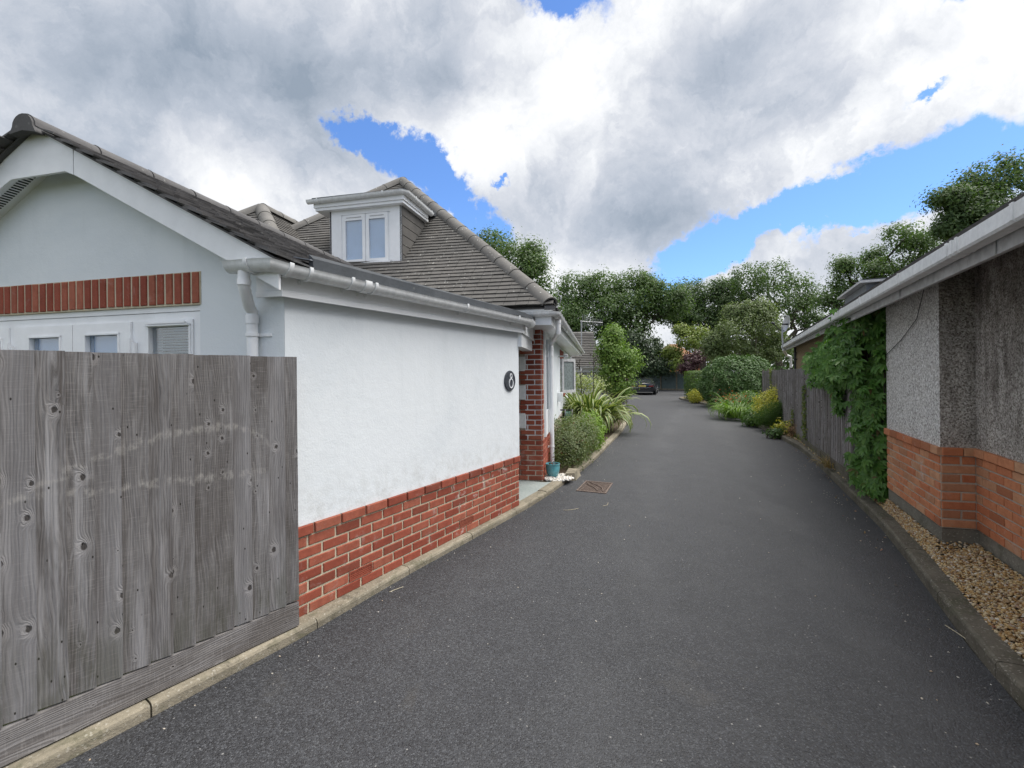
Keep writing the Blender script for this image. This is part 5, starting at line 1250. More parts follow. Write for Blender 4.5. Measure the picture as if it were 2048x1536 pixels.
# vent grille low in the footing
gcv = Cc_ - rdir * 1.02 - rn * 0.008
m = MB(); m.box(gcv + V3(0, 0, 0.185), -rdir * 0.24, rn * 0.004, V3(0, 0, 0.10)); vg = obj('vent_recess', m, M['black'], bung)
for k in range(6):
    m = MB(); m.box(gcv + V3(0, 0, 0.188 + k * 0.0165), -rdir * 0.235, rn * 0.012, V3(0, 0, 0.007)); obj('vent_bar', m, M['rust'], vg)
# fascia, soffit, gutter
gx0 = 1.25; GP = lambda y, z, dx=0.0: V3(gx0 + dx + 0.489 * y, y, z)
ys = -1.5; ye = 13.0
m = MB(); m.sweep([(0.03, 0), (0.05, 0), (0.05, 0.14), (0.03, 0.14)], [GP(ys, 2.235, 0.03), GP(ye, 2.215, 0.03)])
fas = obj('fascia', m, M['upvc_d'], bung)
for y in (1.3, 2.35, 3.75, 5.6):
    m = MB(); p = GP(y, 2.232, 0.062); m.box(p + rn * 0.002, rdir * 0.012, rn * 0.006, V3(0, 0, 0.13)); obj('fascia_joint', m, M['upvc_d'], fas)
m = MB(); a0, a1, c0_, c1_ = GP(ys, 2.238, 0.09), GP(ye, 2.218, 0.09), GP(ye, 2.64, 1.10), GP(ys, 2.67, 1.10)
m.hexa([a0, c1_, c0_, a1] + [p + V3(0, 0, .012) for p in (a0, c1_, c0_, a1)]); obj('soffit', m, M['upvc_d'], bung)
gb = [(0, (y - ys) / (ye - ys), 0.014) for y in (2.0, 3.45, 4.55, 5.35, 6.1, 7.0, 7.9, 8.8, 9.7, 10.5, 11.3, 12.1)] + [(0, (y - ys) / (ye - ys), 0.014) for y in (2.52, 2.58, 2.64)] + [(0, (5.42 - ys) / (ye - ys), 0.012)]
rg = gutter(bung, [GP(ys, 2.372), GP(ye, 2.355)], 0.047, 'upvc_g', gb, square=True)
m = MB(); m.tube([GP(12.9, 2.30), GP(12.9, 2.22), hi_ + V3(-0.1, 0.1, 2.1) + rn * 0.05, hi_ + V3(-.02, 0.03, 2.05) + rn * 0.05, hi_ + V3(-.02, 0.03, 0.2) + rn * 0.05], 0.036, 10); obj('downpipe', m, M['upvc_g'], bung, smooth=True)
m = MB()
for dy in (0.55, 0.75): m.tube([hi_ - rdir * dy + rn * 0.04 + V3(0, 0, 0.3), hi_ - rdir * dy + rn * 0.04 + V3(0, 0, 2.3)], 0.02, 6)
for z in (1.95, 2.12): m.box(hi_ - rdir * 0.80 + V3(0, 0, z), rdir * 0.30, rn * 0.07, V3(0, 0, 0.03))
obj('waste_pipe', m, M['black'], bung, smooth=True)
# tiled slope above the gutter, 38 degrees
P_ = lambda y, s: GP(y, 2.385, 0.03) - rn * (s * math.cos(rad(34.3))) + V3(0, 0, s * math.sin(rad(34.3)))
m = MB(); SLn = 4.6
q = [P_(-1.5, 0), P_(13.0, 0), P_(9.6, SLn), P_(-1.5, SLn)]; m.face(q[::-1]); m.face([p + V3(0, 0, -.03) for p in q])
broof = obj('roof', m, M['tile_dark'], bung)
Ub = (P_(0, 1) - P_(0, 0)); Nb = rdir.cross(Ub).normalized(); Nb = Nb if Nb.z > 0 else -Nb
m = MB(); LR = 14.5 / rdir.y
tile_slope(P_(-1.5, -0.05), Ub, rdir, Nb, 45, 0.1, 0.30, lambda i: 0.0, lambda i: LR - i * 0.1 * 0.82, m, th=0.018)
obj('tile_field', m, M['tile_dark'], broof, kind='stuff')
ridge_cap(broof, P_(-1.5, SLn), P_(9.6, SLn), 0.11, M['ridge_d'], 24)
# small flat-roofed dormer on the far part of the slope
m = MB(); d0 = P_(7.4, 0.75)
m.box(d0, rdir * 1.6, -rn * 0.9, V3(0, 0, 0.17)); bd = obj('roof_dormer', m, M['lead'], bung)
m = MB(); m.box(d0 + V3(0, 0, 0.17) + rn * 0.10 - rdir * 0.12, rdir * 1.84, -rn * 1.1, V3(0, 0, 0.035)); obj('dormer_edge', m, M['upvc_d'], bd)
m = MB(); m.box(d0 + V3(0, 0, 0.205) + rn * 0.08 - rdir * 0.10, rdir * 1.8, -rn * 1.08, V3(0, 0, 0.02)); obj('dormer_roof', m, M['felt'], bd)
# satellite dish
dp0 = GP(12.55, 2.36, -0.05)
dish = empty('satellite_dish', dp0, label='grey satellite dish on a short pole at the far end of the gutter', cat='satellite dish')
m = MB(); m.tube([dp0 + V3(0, 0, -0.1), dp0 + V3(-0.02, 0, 0.25), dp0 + V3(-0.02, 0, 0.48)], 0.022, 8); obj('pole', m, M['galv'], dish, smooth=True)
cD = dp0 + V3(0.07, -0.02, 0.56); dd_ = V3(-0.97, 0.15, 0.2).normalized(); e1 = dd_.cross(V3(0, 0, 1)).normalized(); e2 = e1.cross(dd_)
m = MB(); rings = []
for r_, o_ in ((0.005, -0.06), (0.08, -0.055), (0.15, -0.036), (0.215, -0.004), (0.22, 0.004), (0.21, 0.002), (0.145, -0.028), (0.07, -0.047), (0.005, -0.052)):
    rings.append([cD + dd_ * o_ + e1 * (r_ * math.cos(t)) + e2 * (r_ * 1.08 * math.sin(t)) for t in [2 * math.pi * k / 28 for k in range(28)]])
m.loft(rings); obj('reflector', m, M['galv'], dish, smooth=True)
m = MB(); m.tube([cD - e2 * 0.20, cD - e2 * 0.18 + dd_ * 0.15, cD + dd_ * 0.30 - e2 * 0.05], 0.012, 6); m.tube([cD + dd_ * 0.28 - e2 * .05, cD + dd_ * 0.36 - e2 * .03], 0.03, 8)
m.tube([cD - dd_ * 0.08, dp0 + V3(-0.02, 0, 0.55)], 0.025, 6); obj('feed_arm', m, M['black'], dish, smooth=True)
# loose cable on the wall
m = MB(); pts = [GP(3.35, 2.30, 0.06), B_ + abd * 0.1 + abn * 0.05 + V3(0, 0, 2.42), B_ + abd * 0.45 + abn * 0.015 + V3(0, 0, 2.12), B_ + abd * 0.9 + abn * 0.012 + V3(0, 0, 1.95), A_ + abn * 0.012 + V3(0, 0, 1.80)]
m.tube(pts, 0.0035, 5); obj('cable', m, M['black'], bung, smooth=True)

# ================================================================ right fence
ff = V3(0.44, 1.0).normalized(); fo = V3(-ff.y, ff.x)
FP = lambda y: V3(1.83 + 0.44 * y, y)
fence2 = empty('board_fence', FP(6.35), label='long weathered grey board fence on the right with climbing leaves', cat='fence')
y = 6.40; rzz = math.atan2(ff.y, ff.x); k = 0
s = 0.0; Ltot = (FP(18.4) - FP(6.4)).length
base2 = FP(6.4)
ZB = lambda s: 0.27 - 0.012 * s
while s < Ltot:
    w_ = R.uniform(0.112, 0.135); m = MB(); zt = 1.72 - 0.006 * s + R.uniform(-0.004, 0.004) + (0.02 if 1.9 < s < 3.6 else 0); zb = ZB(s)
    rings = []
    for q in range(4):
        z = zb + (zt - zb) * q / 3; u = R.uniform(-.002, .002)
        rings.append([(u, 0, z), (w_, 0, z), (w_, 0.005, z), (u, 0.017, z)])
    m.loft(rings); o = obj('fence_board', m, M['wood_far'], None, origin=(0, 0, 0)); o.parent = fence2; o.location = base2 + ff * s - WO[fence2]; o.rotation_euler = (R.uniform(-.004, .004), 0, rzz); s += w_ - 0.012
s = 0.0
while s < Ltot:
    m = MB(); m.box((0, -0.01, 0.05), (1.82, 0, 0), (0, 0.03, 0), (0, 0, ZB(s) - 0.055)); o = obj('gravel_board', m, M['kerb_dark'], None, origin=(0, 0, 0)); o.parent = fence2; o.location = base2 + ff * s - WO[fence2]; o.rotation_euler = (0, 0, rzz)
    m = MB(); m.box((-0.05, -0.06, 0.0), (0.1, 0, 0), (0, 0.055, 0), (0, 0, 1.72)); o = obj('fence_post', m, M['kerb_dark'], None, origin=(0, 0, 0)); o.parent = fence2; o.location = base2 + ff * s - WO[fence2]; o.rotation_euler = (0, 0, rzz); s += 1.86
m = MB(); m.prism([(0, -0.15), (0.13, -0.15), (0.13, 0.015), (0, 0.015)], 0.05, 1.66)
o = obj('fence_post', m, M['wood_far'], None, origin=(0, 0, 0)); o.parent = fence2; o.location = base2 - ff * 0.14 - WO[fence2]; o.rotation_euler = (0, 0, rzz)
m = MB(); m.box((0, 0, 0.10), (0.012, 0, 0), (0, -0.42, 0), (0, 0, 1.58)); o = obj('side_panel', m, M['wood_far'], None, origin=(0, 0, 0)); o.parent = fence2; o.location = base2 - ff * 0.15 - WO[fence2]; o.rotation_euler = (0, 0, rzz)

# ================================================================ gravel strip
rs = np.random.RandomState(21)
pp = []
n_ = 42000
ysx = rs.uniform(1.2, 6.6, n_) ** 1.0
for y in ysx:
    xi = np.interp(y, [p[1] for p in ri + ri2], [p[0] for p in ri + ri2]) + 0.0
    if y < 3.80: xo = Cc_.x + (y - Cc_.y) * 0.489
    elif y < 5.18: xo = B_.x + (y - B_.y) * (A_.x - B_.x) / (A_.y - B_.y)
    else: xo = A2.x + (y - A2.y) * 0.489
    if 3.79 < y < 3.875: xo = B_.x + (3.875 - y) / 0.085 * 0.235
    wd = xo - xi - 0.01
    if rs.uniform() > min(1, 0.12 + wd / 1.1): continue
    f = rs.uniform(0, 1); x = xi + f * wd
    z = 0.088 + f * 0.125 + rs.uniform(-0.004, 0.012); pp.append((x, y, z))
M['gravel'] = mat_stone('golden_gravel', [(0, (0.16, 0.085, 0.035)), (0.18, (0.40, 0.23, 0.08)), (0.40, (0.52, 0.36, 0.16)), (0.60, (0.60, 0.50, 0.32)), (0.80, (0.28, 0.18, 0.10)), (0.93, (0.68, 0.64, 0.54)), (1, (0.22, 0.08, 0.04))])
stones('golden_gravel', pp, 0.0108, M['gravel'], rs, kind='stuff', label='golden gravel strip between the dark kerb and the bungalow', cat='gravel')
rs = np.random.RandomState(22); gp = []
for y in rs.uniform(6.5, 12.5, 900):
    xi = np.interp(y, [p[1] for p in ri + ri2], [p[0] for p in ri + ri2]); xo = FP(y).x - 0.02; gp.append((rs.uniform(xi, xo), y, 0.10 + rs.uniform(0, .03)))
stones('bed_stones', gp, 0.016, M['gravel'], rs, kind='stuff', label='scattered stones on the soil along the long fence', cat='stones')

# ================================================================ debris on the asphalt
rs = np.random.RandomState(31)
M['grit'] = mat_stone('pale_grit', [(0, (0.30, 0.28, 0.24)), (0.6, (0.55, 0.53, 0.48)), (1, (0.4, 0.3, 0.2))])
gp = []
for k in range(260):
    y = rs.uniform(1.9, 12); xl = np.interp(y, [p[1] for p in LK], [p[0] for p in LK]); xr2 = np.interp(y, [p[1] for p in RK], [p[0] for p in RK])
    e = rs.uniform()
    x = xl + 0.02 + abs(rs.normal() * 0.15) if e < 0.25 else (xr2 - 0.02 - abs(rs.normal() * 0.22) if e < 0.75 else rs.uniform(xl, xr2)); gp.append((x, y, 0.002))
stones('loose_grit', gp, 0.006, M['grit'], rs, kind='stuff', label='scattered pale grit on the driveway', cat='grit')
M['twig'] = mat_plain('pale_twig', (0.42, 0.38, 0.28), 0.8, 0.2, 0.3)
def twig(pts, r, label):
    m = MB(); m.tube([(x, y, 0.004) for x, y in pts], r, 5); obj('dry_twig', m, M['twig'], None, smooth=True, label=label, cat='twig', group='dry twigs on the asphalt')
twig([(0.602, 5.575), (0.66, 5.572), (0.74, 5.60), (0.79, 5.635)], 0.003, 'short pale twig on the asphalt just below the drain cover')
twig([(1.10, 5.72), (1.17, 5.77), (1.20, 5.87)], 0.0025, 'hooked pale twig right of the drain cover')
twig([(-0.945, 3.515), (-0.91, 3.555), (-0.86, 3.60)], 0.0025, 'thin pale stalk against the left kerb joint')
twig([(2.77, 2.985), (2.765, 2.94), (2.76, 2.88), (2.745, 2.79), (2.70, 2.68)], 0.003, 'long curved dry stalk lying along the right kerb')
rs = np.random.RandomState(33); dl = []
for k in range(60):
    y = rs.uniform(3, 12); xr2 = np.interp(y, [p[1] for p in RK], [p[0] for p in RK]); dl.append((xr2 - 0.03 - abs(rs.normal() * 0.12), y, 0.008))
for k in range(40): y = rs.uniform(2.0, 6.3); dl.append((np.interp(y, [p[1] for p in ri], [p[0] for p in ri]) + rs.uniform(0, 0.7), y, 0.17 + 0.02 * rs.uniform()))
dl = np.array(dl); foliage('fallen_leaves', dl, np.tile([0, 0, 1.0], (len(dl), 1)) + rs.normal(size=(len(dl), 3)) * 0.35, 0.03, mat_leaf('fallen_leaf', (0.28, 0.17, 0.08), (0.36, 0.26, 0.13), (0.2, 0.06, 0.04), trans=0.1), None, rs=rs, kind='stuff', label='dry fallen leaves along the right kerb', cat='leaves')

# ================================================================ plants: left bed
M['shrub_a'] = mat_leaf('small_variegated_leaf', (0.085, 0.13, 0.045), (0.14, 0.175, 0.08), (0.30, 0.34, 0.17), scale=5, spots=(0.04, (0.22, 0.06, 0.05)))
M['lime'] = mat_leaf('lime_leaf', (0.17, 0.30, 0.04), (0.26, 0.38, 0.06), scale=5)
bush('low_shrub', [(0.95, 8.0, 0.33, 0.36, 0.48, 0.37), (1.18, 8.6, 0.42, 0.42, 0.6, 0.42), (1.30, 9.2, 0.44, 0.42, 0.5, 0.42), (0.85, 8.5, 0.45, 0.34, 0.5, 0.40)], 'low rounded grey green shrub beside the white downpipe', 'shrub', M['shrub_a'], 0.035, 15000, 41, thick=0.35, jit=0.02, aspect=0.55)
bush('lime_shrub', [(1.62, 9.7, 0.42, 0.30, 0.45, 0.42), (1.74, 10.1, 0.32, 0.22, 0.4, 0.30)], 'lime green shrub behind the low grey green shrub', 'shrub', M['lime'], 0.045, 4500, 42, thick=0.35, jit=0.02)
# flax: each blade is its own object
M['flax_g'] = mat_leaf('flax_green', (0.09, 0.155, 0.045), (0.12, 0.20, 0.06), scale=3, trans=0.2, rough=0.4)
M['flax_c'] = mat_leaf('flax_cream', (0.34, 0.37, 0.14), (0.42, 0.44, 0.20), scale=3, trans=0.25, rough=0.4)
def blade(L, W, bend, mats, rs, name, twist=0.0, droop=1.0, segs=9):
    """arching strap leaf growing from the origin towards +x"""
    V = []; F = []; MI = []; x = z = 0.0; a = rs.uniform(1.15, 1.45); pos = []
    for k in range(segs + 1):
        f = k / segs; pos.append((x, z, a)); st = L / segs; x += math.cos(a) * st; z += math.sin(a) * st; a -= bend * (0.4 + 2.0 * f * f * droop) / segs * 2.2
    for k, (x, z, a) in enumerate(pos):
        f = k / segs; w = W * (0.55 + 0.6 * min(1, f * 3)) * (1 - f ** 2.5) + 0.002; tw = twist * f
        for q, e in enumerate((-1, -0.55, 0, 0.55, 1)):
            yv = e * w / 2 * math.cos(tw); zv = abs(e) * w * 0.18 + e * w / 2 * math.sin(tw)
            V.append((x - math.sin(a) * zv, yv, z + math.cos(a) * zv))
    for k in range(segs):
        for q in range(4):
            i = k * 5 + q; F.append((i, i + 1, i + 6, i + 5)); MI.append(1 if q in (0, 3) else 0)
    return npmesh(name, V, F, mats, MI, smooth=True)
def strap_plant(name, base, label, cat, mats, n, L, W, seed, spread=0.5, bends=(0.5, 1.25), leafname='leaf', mx=60, az=None, group=None):
    rs = random.Random(seed); root = empty(name, base, label=label, cat=cat, group=group)
    ms = [blade(L * rs.uniform(0.7, 1.15), W * rs.uniform(0.75, 1.2), rs.uniform(*bends), mats, rs, leafname, rs.uniform(-0.5, 0.5)) for _ in range(mx)]
    for k in range(n):
        a = rs.uniform(0, 2 * math.pi) if az is None else rs.gauss(*az); r = spread * math.sqrt(rs.random())
        inst(leafname, ms[k % mx], root, V3(base[0] + r * math.cos(a + rs.uniform(-.6, .6)), base[1] + r * math.sin(a + rs.uniform(-.6, .6)), base[2]), (rs.uniform(-.12, .12), rs.uniform(-.15, .25), a), (rs.uniform(0.85, 1.12),) * 3)
    return root
strap_plant('flax_plant', (2.12, 12.75, 0.05), 'large arching flax with green and cream striped blades beside the driveway', 'flax', [M['flax_g'], M['flax_c']], 290, 1.45, 0.10, 43, 0.50, (0.6, 2.2))
m = MB()
for (x, h, dx) in ((1.98, 1.95, -0.12), (2.22, 2.1, 0.03), (1.8, 1.8, -0.22)):
    m.tube([(x, 12.8, 0.2), (x + dx * .5, 12.8, 1.0), (x + dx, 12.75, h)], [0.014, 0.012, 0.006], 5)
    for q in range(9): z = h - 0.08 * q; m.tube([(x + dx * (z / h), 12.78, z), (x + dx + R.uniform(-.12, .12), 12.78 + R.uniform(-.1, .1), z + 0.09)], [0.008, 0.012], 4)
m_spike = obj('flower_spikes', m, M['bark'], [o for o in COL.objects if o.name == 'flax_plant'][0], smooth=True)
M['pale'] = mat_leaf('pale_variegated_leaf', (0.36, 0.42, 0.18), (0.50, 0.52, 0.30), (0.14, 0.22, 0.06), scale=4)
bush('variegated_shrub', [(2.0, 15.6, 1.35, 0.75, 0.5, 0.35), (2.7, 15.9, 1.2, 0.6, 0.5, 0.4), (1.6, 15.4, 0.9, 0.6, 0.5, 0.7)], 'pale variegated shrub below the outbuilding gutter', 'shrub', M['pale'], 0.07, 3800, 44, thick=0.6)
M['midgreen'] = mat_leaf('fresh_green_leaf', (0.11, 0.20, 0.04), (0.17, 0.28, 0.055), (0.28, 0.38, 0.09), scale=2)
tree('small_tree', (4.55, 20.3, 0.0), [(4.35, 20.2, 1.9, 0.65, 0.8, 1.0), (4.5, 20.3, 2.6, 0.6, 0.7, 0.8), (5.05, 20.4, 2.15, 0.62, 0.7, 0.6), (4.1, 20.1, 2.6, 0.4, 0.5, 0.5), (4.75, 20.2, 1.3, 0.6, 0.7, 0.8), (4.4, 20.2, 3.25, 0.3, 0.4, 0.4)], 'bright green young tree right of the tiled outbuilding', 'tree', (M['midgreen'], M['bark']), size=0.11, per=75, radc=0.16, nleaf=22, seed=51, trunk=0.08, fork=0.35)
M['dark_twig'] = mat_leaf('dark_purple_leaf', (0.045, 0.035, 0.035), (0.08, 0.055, 0.05), (0.10, 0.12, 0.05))
bush('dark_shrub', [(4.95, 21.8, 0.8, 0.6, 0.6, 0.8), (5.25, 22.9, 0.8, 0.5, 0.6, 0.8)], 'dark twiggy shrub between the flax and the parked car', 'shrub', M['dark_twig'], 0.08, 4500, 52, thick=0.6)
bush('dark_shrub', [(6.9, 35.5, 0.7, 1.1, 1.0, 0.75), (5.4, 35.0, 0.9, 1.4, 1.0, 0.95)], 'dark green low shrub left of the black car', 'shrub', None or mat_leaf('dull_green_leaf', (0.05, 0.075, 0.03), (0.08, 0.10, 0.045)), 0.12, 4500, 53, thick=0.5)

# ================================================================ plants: right side
M['laurel'] = mat_leaf('laurel_leaf', (0.052, 0.115, 0.028), (0.078, 0.155, 0.04), (0.10, 0.17, 0.05), scale=2.5, rough=0.5, trans=0.2)
M['hedge'] = mat_leaf('hedge_leaf', (0.075, 0.14, 0.03), (0.11, 0.19, 0.04), (0.18, 0.28, 0.06), scale=4)
M['yellow'] = mat_leaf('golden_leaf', (0.50, 0.45, 0.06), (0.62, 0.57, 0.12), (0.20, 0.28, 0.05), scale=4, spots=(0.16, (0.12, 0.2, 0.04)))
M['green_b'] = mat_leaf('soft_green_leaf', (0.07, 0.15, 0.03), (0.11, 0.20, 0.05), (0.17, 0.25, 0.08), scale=4)
M['fern'] = mat_leaf('feathery_leaf', (0.06, 0.125, 0.025), (0.085, 0.16, 0.035), scale=6, trans=0.4)
M['red'] = mat_leaf('red_flower', (0.45, 0.06, 0.02), (0.6, 0.16, 0.04), scale=4)
M['brown'] = mat_leaf('dead_brown_leaf', (0.24, 0.13, 0.06), (0.34, 0.21, 0.10), scale=4, trans=0.1)
bush('laurel_shrub', [(10.25, 21.6, 1.02, 1.45, 1.3, 1.35), (11.0, 21.8, 1.0, 1.3, 1.2, 1.4)], 'big dark dome-shaped laurel on the right bed', 'shrub', M['laurel'], 0.105, 26000, 61, thick=0.14, jit=0.03, noise=0.05)
bush('box_hedge', [(10.55, 26.3, 0.85, 0.62, 0.6, 0.83)], 'square clipped green hedge at the driveway bend', 'hedge', M['hedge'], 0.075, 9000, 62, thick=0.12, jit=0.03, box=True, noise=0.0)
bush('fern_shrub', [(10.35, 25.3, 0.75, 0.5, 0.4, 0.55)], 'bright green loose shrub in front of the square hedge', 'shrub', M['green_b'], 0.10, 2200, 63, thick=0.5)
bush('golden_shrub', [(9.55, 24.2, 0.36, 0.36, 0.34, 0.36)], 'small yellow shrub at the foot of the square hedge', 'shrub', M['yellow'], 0.075, 1500, 64, thick=0.35)
bush('green_shrub', [(9.35, 19.4, 0.36, 0.5, 0.5, 0.36), (9.9, 19.4, 0.42, 0.45, 0.5, 0.42)], 'small mid green shrub in front of the laurel', 'shrub', M['green_b'], 0.08, 3500, 65, thick=0.4)
strap_plant('daylily_clump', (7.75, 15.9, 0.06), 'arching bright green strappy clump spilling over the right kerb', 'plant', [M['green_b'], M['lime']], 250, 0.95, 0.035, 66, 0.45, (1.4, 2.6), az=None)
strap_plant('daylily_clump', (8.15, 16.9, 0.08), 'tall green strappy clump behind the one over the kerb', 'plant', [M['green_b'], M['green_b']], 150, 1.05, 0.035, 67, 0.4, (0.9, 2.0))
rs = np.random.RandomState(68); rc = np.array([8.5, 17.7, 0.62]) + rs.normal(size=(150, 3)) * [0.35, 0.4, 0.12]
fl = empty('red_flowers', (8.5, 17.7, 0.1), label='orange red flower sprays behind the strappy clump', cat='flowers')
foliage('flower_heads', rc, rs.normal(size=rc.shape) + [0, 0, 1], 0.06, M['red'], fl, rs=rs, kind='stuff')
m = MB()
for k in range(24): p = rc[k * 5]; m.tube([(p[0] + rs.normal() * .1, p[1] + rs.normal() * .1, 0.08), tuple(p)], 0.006, 4)
obj('stem', m, M['green_b'], fl)
bush('golden_shrub', [(7.72, 13.9, 0.62, 0.42, 0.45, 0.42), (8.02, 14.0, 0.75, 0.32, 0.4, 0.42), (7.35, 13.6, 0.38, 0.25, 0.35, 0.3)], 'bright yellow shrub against the far part of the grey fence', 'shrub', M['yellow'], 0.055, 6500, 69, thick=0.35)
bush('feathery_plant', [(7.35, 12.95, 0.45, 0.42, 0.35, 0.38), (7.0, 12.8, 0.34, 0.3, 0.3, 0.26), (7.55, 13.0, 0.5, 0.2, 0.3, 0.33)], 'fine feathery green plant in front of the yellow shrub', 'plant', M['fern'], 0.055, 12000, 70, thick=0.8, aspect=0.12, jit=0.03)
bush('green_plant', [(7.15, 13.8, 0.25, 0.3, 0.5, 0.25)], 'low leafy green plant left of the feathery plant', 'plant', M['green_b'], 0.07, 1500, 71, thick=0.6)
bush('variegated_plant', [(6.72, 11.45, 0.22, 0.26, 0.3, 0.17)], 'little yellow and green plant close to the kerb by the fence', 'plant', M['yellow'], 0.075, 420, 72, thick=0.7)
bush('green_plant', [(6.45, 11.35, 0.14, 0.24, 0.25, 0.12)], 'dark leafy plant under the little yellow plant', 'plant', M['laurel'], 0.08, 420, 73, thick=0.7)
bush('dead_plant', [(6.60, 10.75, 0.26, 0.24, 0.35, 0.24)], 'brown dried-up plant at the foot of the grey fence', 'plant', M['brown'], 0.05, 1500, 74, thick=0.8, aspect=0.2)
# weeds and dry grass along the fence foot
rs = np.random.RandomState(75); C1 = []; 
for k in range(3200):
    y = 6.6 + 6.4 * rs.uniform(); x1 = FP(y).x - 0.02; x0 = np.interp(y, [p[1] for p in ri2], [p[0] for p in ri2]); f = rs.uniform() ** 0.6
    if math.sin(y * 5.1) + math.sin(y * 11.3) < -0.6: continue
    C1.append((x0 + (x1 - x0) * f, y, 0.11 + abs(rs.normal()) * 0.05 * (0.4 + f)))
C1 = np.array(C1); foliage('weeds', C1, rs.normal(size=C1.shape) + [0, 0, 0.8], 0.045, mat_leaf('weed_leaf', (0.11, 0.16, 0.045), (0.20, 0.22, 0.08), (0.38, 0.30, 0.12), scale=3), None, rs=rs, kind='stuff', label='weeds and dry grass at the foot of the long fence', cat='weeds', aspect=0.3)
strap_plant('dry_grass_tuft', (4.98, 7.30, 0.12), 'straw-coloured grass tuft by the fence foot next to the kerb', 'grass', [M['brown'], mat_leaf('straw', (0.40, 0.33, 0.14), (0.48, 0.40, 0.2))], 60, 0.26, 0.008, 76, 0.10, (0.5, 1.6), 'grass_blade', 20)
# ivy strips climbing the fence posts
def ivy(y0, wd, z0, z1, n, seed, label, mat):
    rs = np.random.RandomState(seed); t = rs.uniform(0, 1, n); p = FP(y0)
    C = np.stack([p.x + rs.normal(size=n) * wd * 0.44 - 0.04 - 0.02 * rs.uniform(size=n), p.y + rs.normal(size=n) * wd, z0 + (z1 - z0) * t], 1)
    C[:, 0] = 1.83 + 0.44 * C[:, 1] - 0.035 - 0.03 * rs.uniform(size=n)
    foliage('climber', C, np.array([-0.9, 0.2, 0.4]) + rs.normal(size=(n, 3)) * 0.5, 0.05, mat, None, rs=rs, kind='stuff', label=label, cat='climber', aspect=0.7)
M['ivy'] = mat_leaf('ivy_leaf', (0.08, 0.14, 0.035), (0.15, 0.20, 0.05), (0.24, 0.22, 0.07), scale=4)
ivy(9.45, 0.10, 0.25, 1.35, 420, 77, 'narrow ivy strip climbing the fence near its middle', M['ivy'])
ivy(15.2, 0.18, 0.4, 1.75, 420, 78, 'ivy strip on the fence above the yellow shrub', M['ivy'])
ivy(10.9, 0.08, 0.2, 0.75, 120, 79, 'short ivy strip above the brown dried plant', M['ivy'])

# Virginia creeper: big leaves one by one
M['creeper'] = mat_leaf('creeper_leaf', (0.065, 0.165, 0.03), (0.10, 0.235, 0.045), (0.18, 0.34, 0.07), scale=2.2, trans=0.28, rough=0.4, spots=(0.03, (0.20, 0.11, 0.05)))
crp = empty('creeper', (4.75, 6.1, 0.15), label='lush green creeper climbing between the fence end and the pebbledash wall', cat='creeper')
def leaf5(seed, size=0.115):
    """five pointed leaflets fanned from one stalk, lying in the xy plane pointing to -y"""
    rs = random.Random(seed); V = []; F = []
    for q, a in enumerate((-1.25, -0.62, 0.0, 0.62, 1.25)):
        L = size * (1.0 - 0.13 * abs(a)) * rs.uniform(0.85, 1.1) ; W = L * 0.40; d = (math.sin(a), -math.cos(a)); s_ = (math.cos(a), math.sin(a)); dz = rs.uniform(-0.02, 0.004)
        pt = lambda f, w, z: (d[0] * L * f + s_[0] * W * w, d[1] * L * f + s_[1] * W * w, z)
        i = len(V); V += [pt(0.06, 0, 0), pt(0.35, -0.42, 0.006), pt(0.65, -0.40, 0.0), pt(1, 0, dz - 0.008), pt(0.65, 0.40, 0.0), pt(0.35, 0.42, 0.006), pt(0.5, 0, -0.006)]
        F += [(i, i + 1, i + 6), (i + 1, i + 2, i + 6), (i + 2, i + 3, i + 6), (i + 3, i + 4, i + 6), (i + 4, i + 5, i + 6), (i + 5, i, i + 6)]
    return V, F
LM = []
for k in range(6):
    V, F = leaf5(k); LM.append((np.array(V), np.array(F), npmesh('leaf', V, F, M['creeper'], smooth=True)))
rs = np.random.RandomState(81); pts = []
WR0 = 0
def cregion(n, fn):
    k = 0
    while k < n:
        r = fn()
        if r is not None: pts.append(r); k += 1
WR = lambda y, z, o: (1.60 + 0.489 * y - o * 0.9, y + o * 0.42, z)      # near the wall line
def lower():
    y = rs.uniform(5.28, 6.25); z = rs.uniform(0.18, 1.75); wl = 5.28 + 0.0
    lim = 6.12 if z > 0.5 else 6.3
    if y > lim: return None
    o = 0.02 + abs(rs.normal()) * 0.10 - 0.12 * (z > 1.2) * 0
    return WR(y, z, o - 0.10)
def upper():
    y = rs.uniform(5.30, 7.8); f = (y - 5.3) / 2.5
    zlo = 1.55 - 0.1 * f + 0.06 * math.sin(y * 9); zhi = 2.40 - 0.02 * f - 0.45 * max(0, f - 0.55) ** 1.2
    if y > 7.2 and rs.uniform() < (y - 7.2) * 0.9: return None
    z = rs.uniform(zlo, zhi); 
    if f > 0.5 and z > 2.34 - (f - 0.5) * 0.6: return None
    return WR(y, z, 0.03 + abs(rs.normal()) * 0.12 + 0.14 * (z < 1.95))
def hang():
    y = rs.normal(6.70, 0.11); z = rs.uniform(1.05, 1.75)
    if z < 1.5 and abs(y - 6.7 + (1.5 - z) * 0.6) > 0.22: return None
    return (1.83 + 0.44 * y - 0.06 - abs(rs.normal()) * 0.05, y, z)
def hang2():
    y = rs.normal(7.55, 0.15); z = rs.uniform(1.5, 1.95)
    return (1.83 + 0.44 * y - 0.08 - abs(rs.normal()) * 0.05, y, z)
def foot():
    y = rs.uniform(5.25, 5.9); return (A2.x + (y - A2.y) * 0.489 - rs.uniform(0.02, 0.35), y, 0.17 + rs.uniform(0, 0.18))
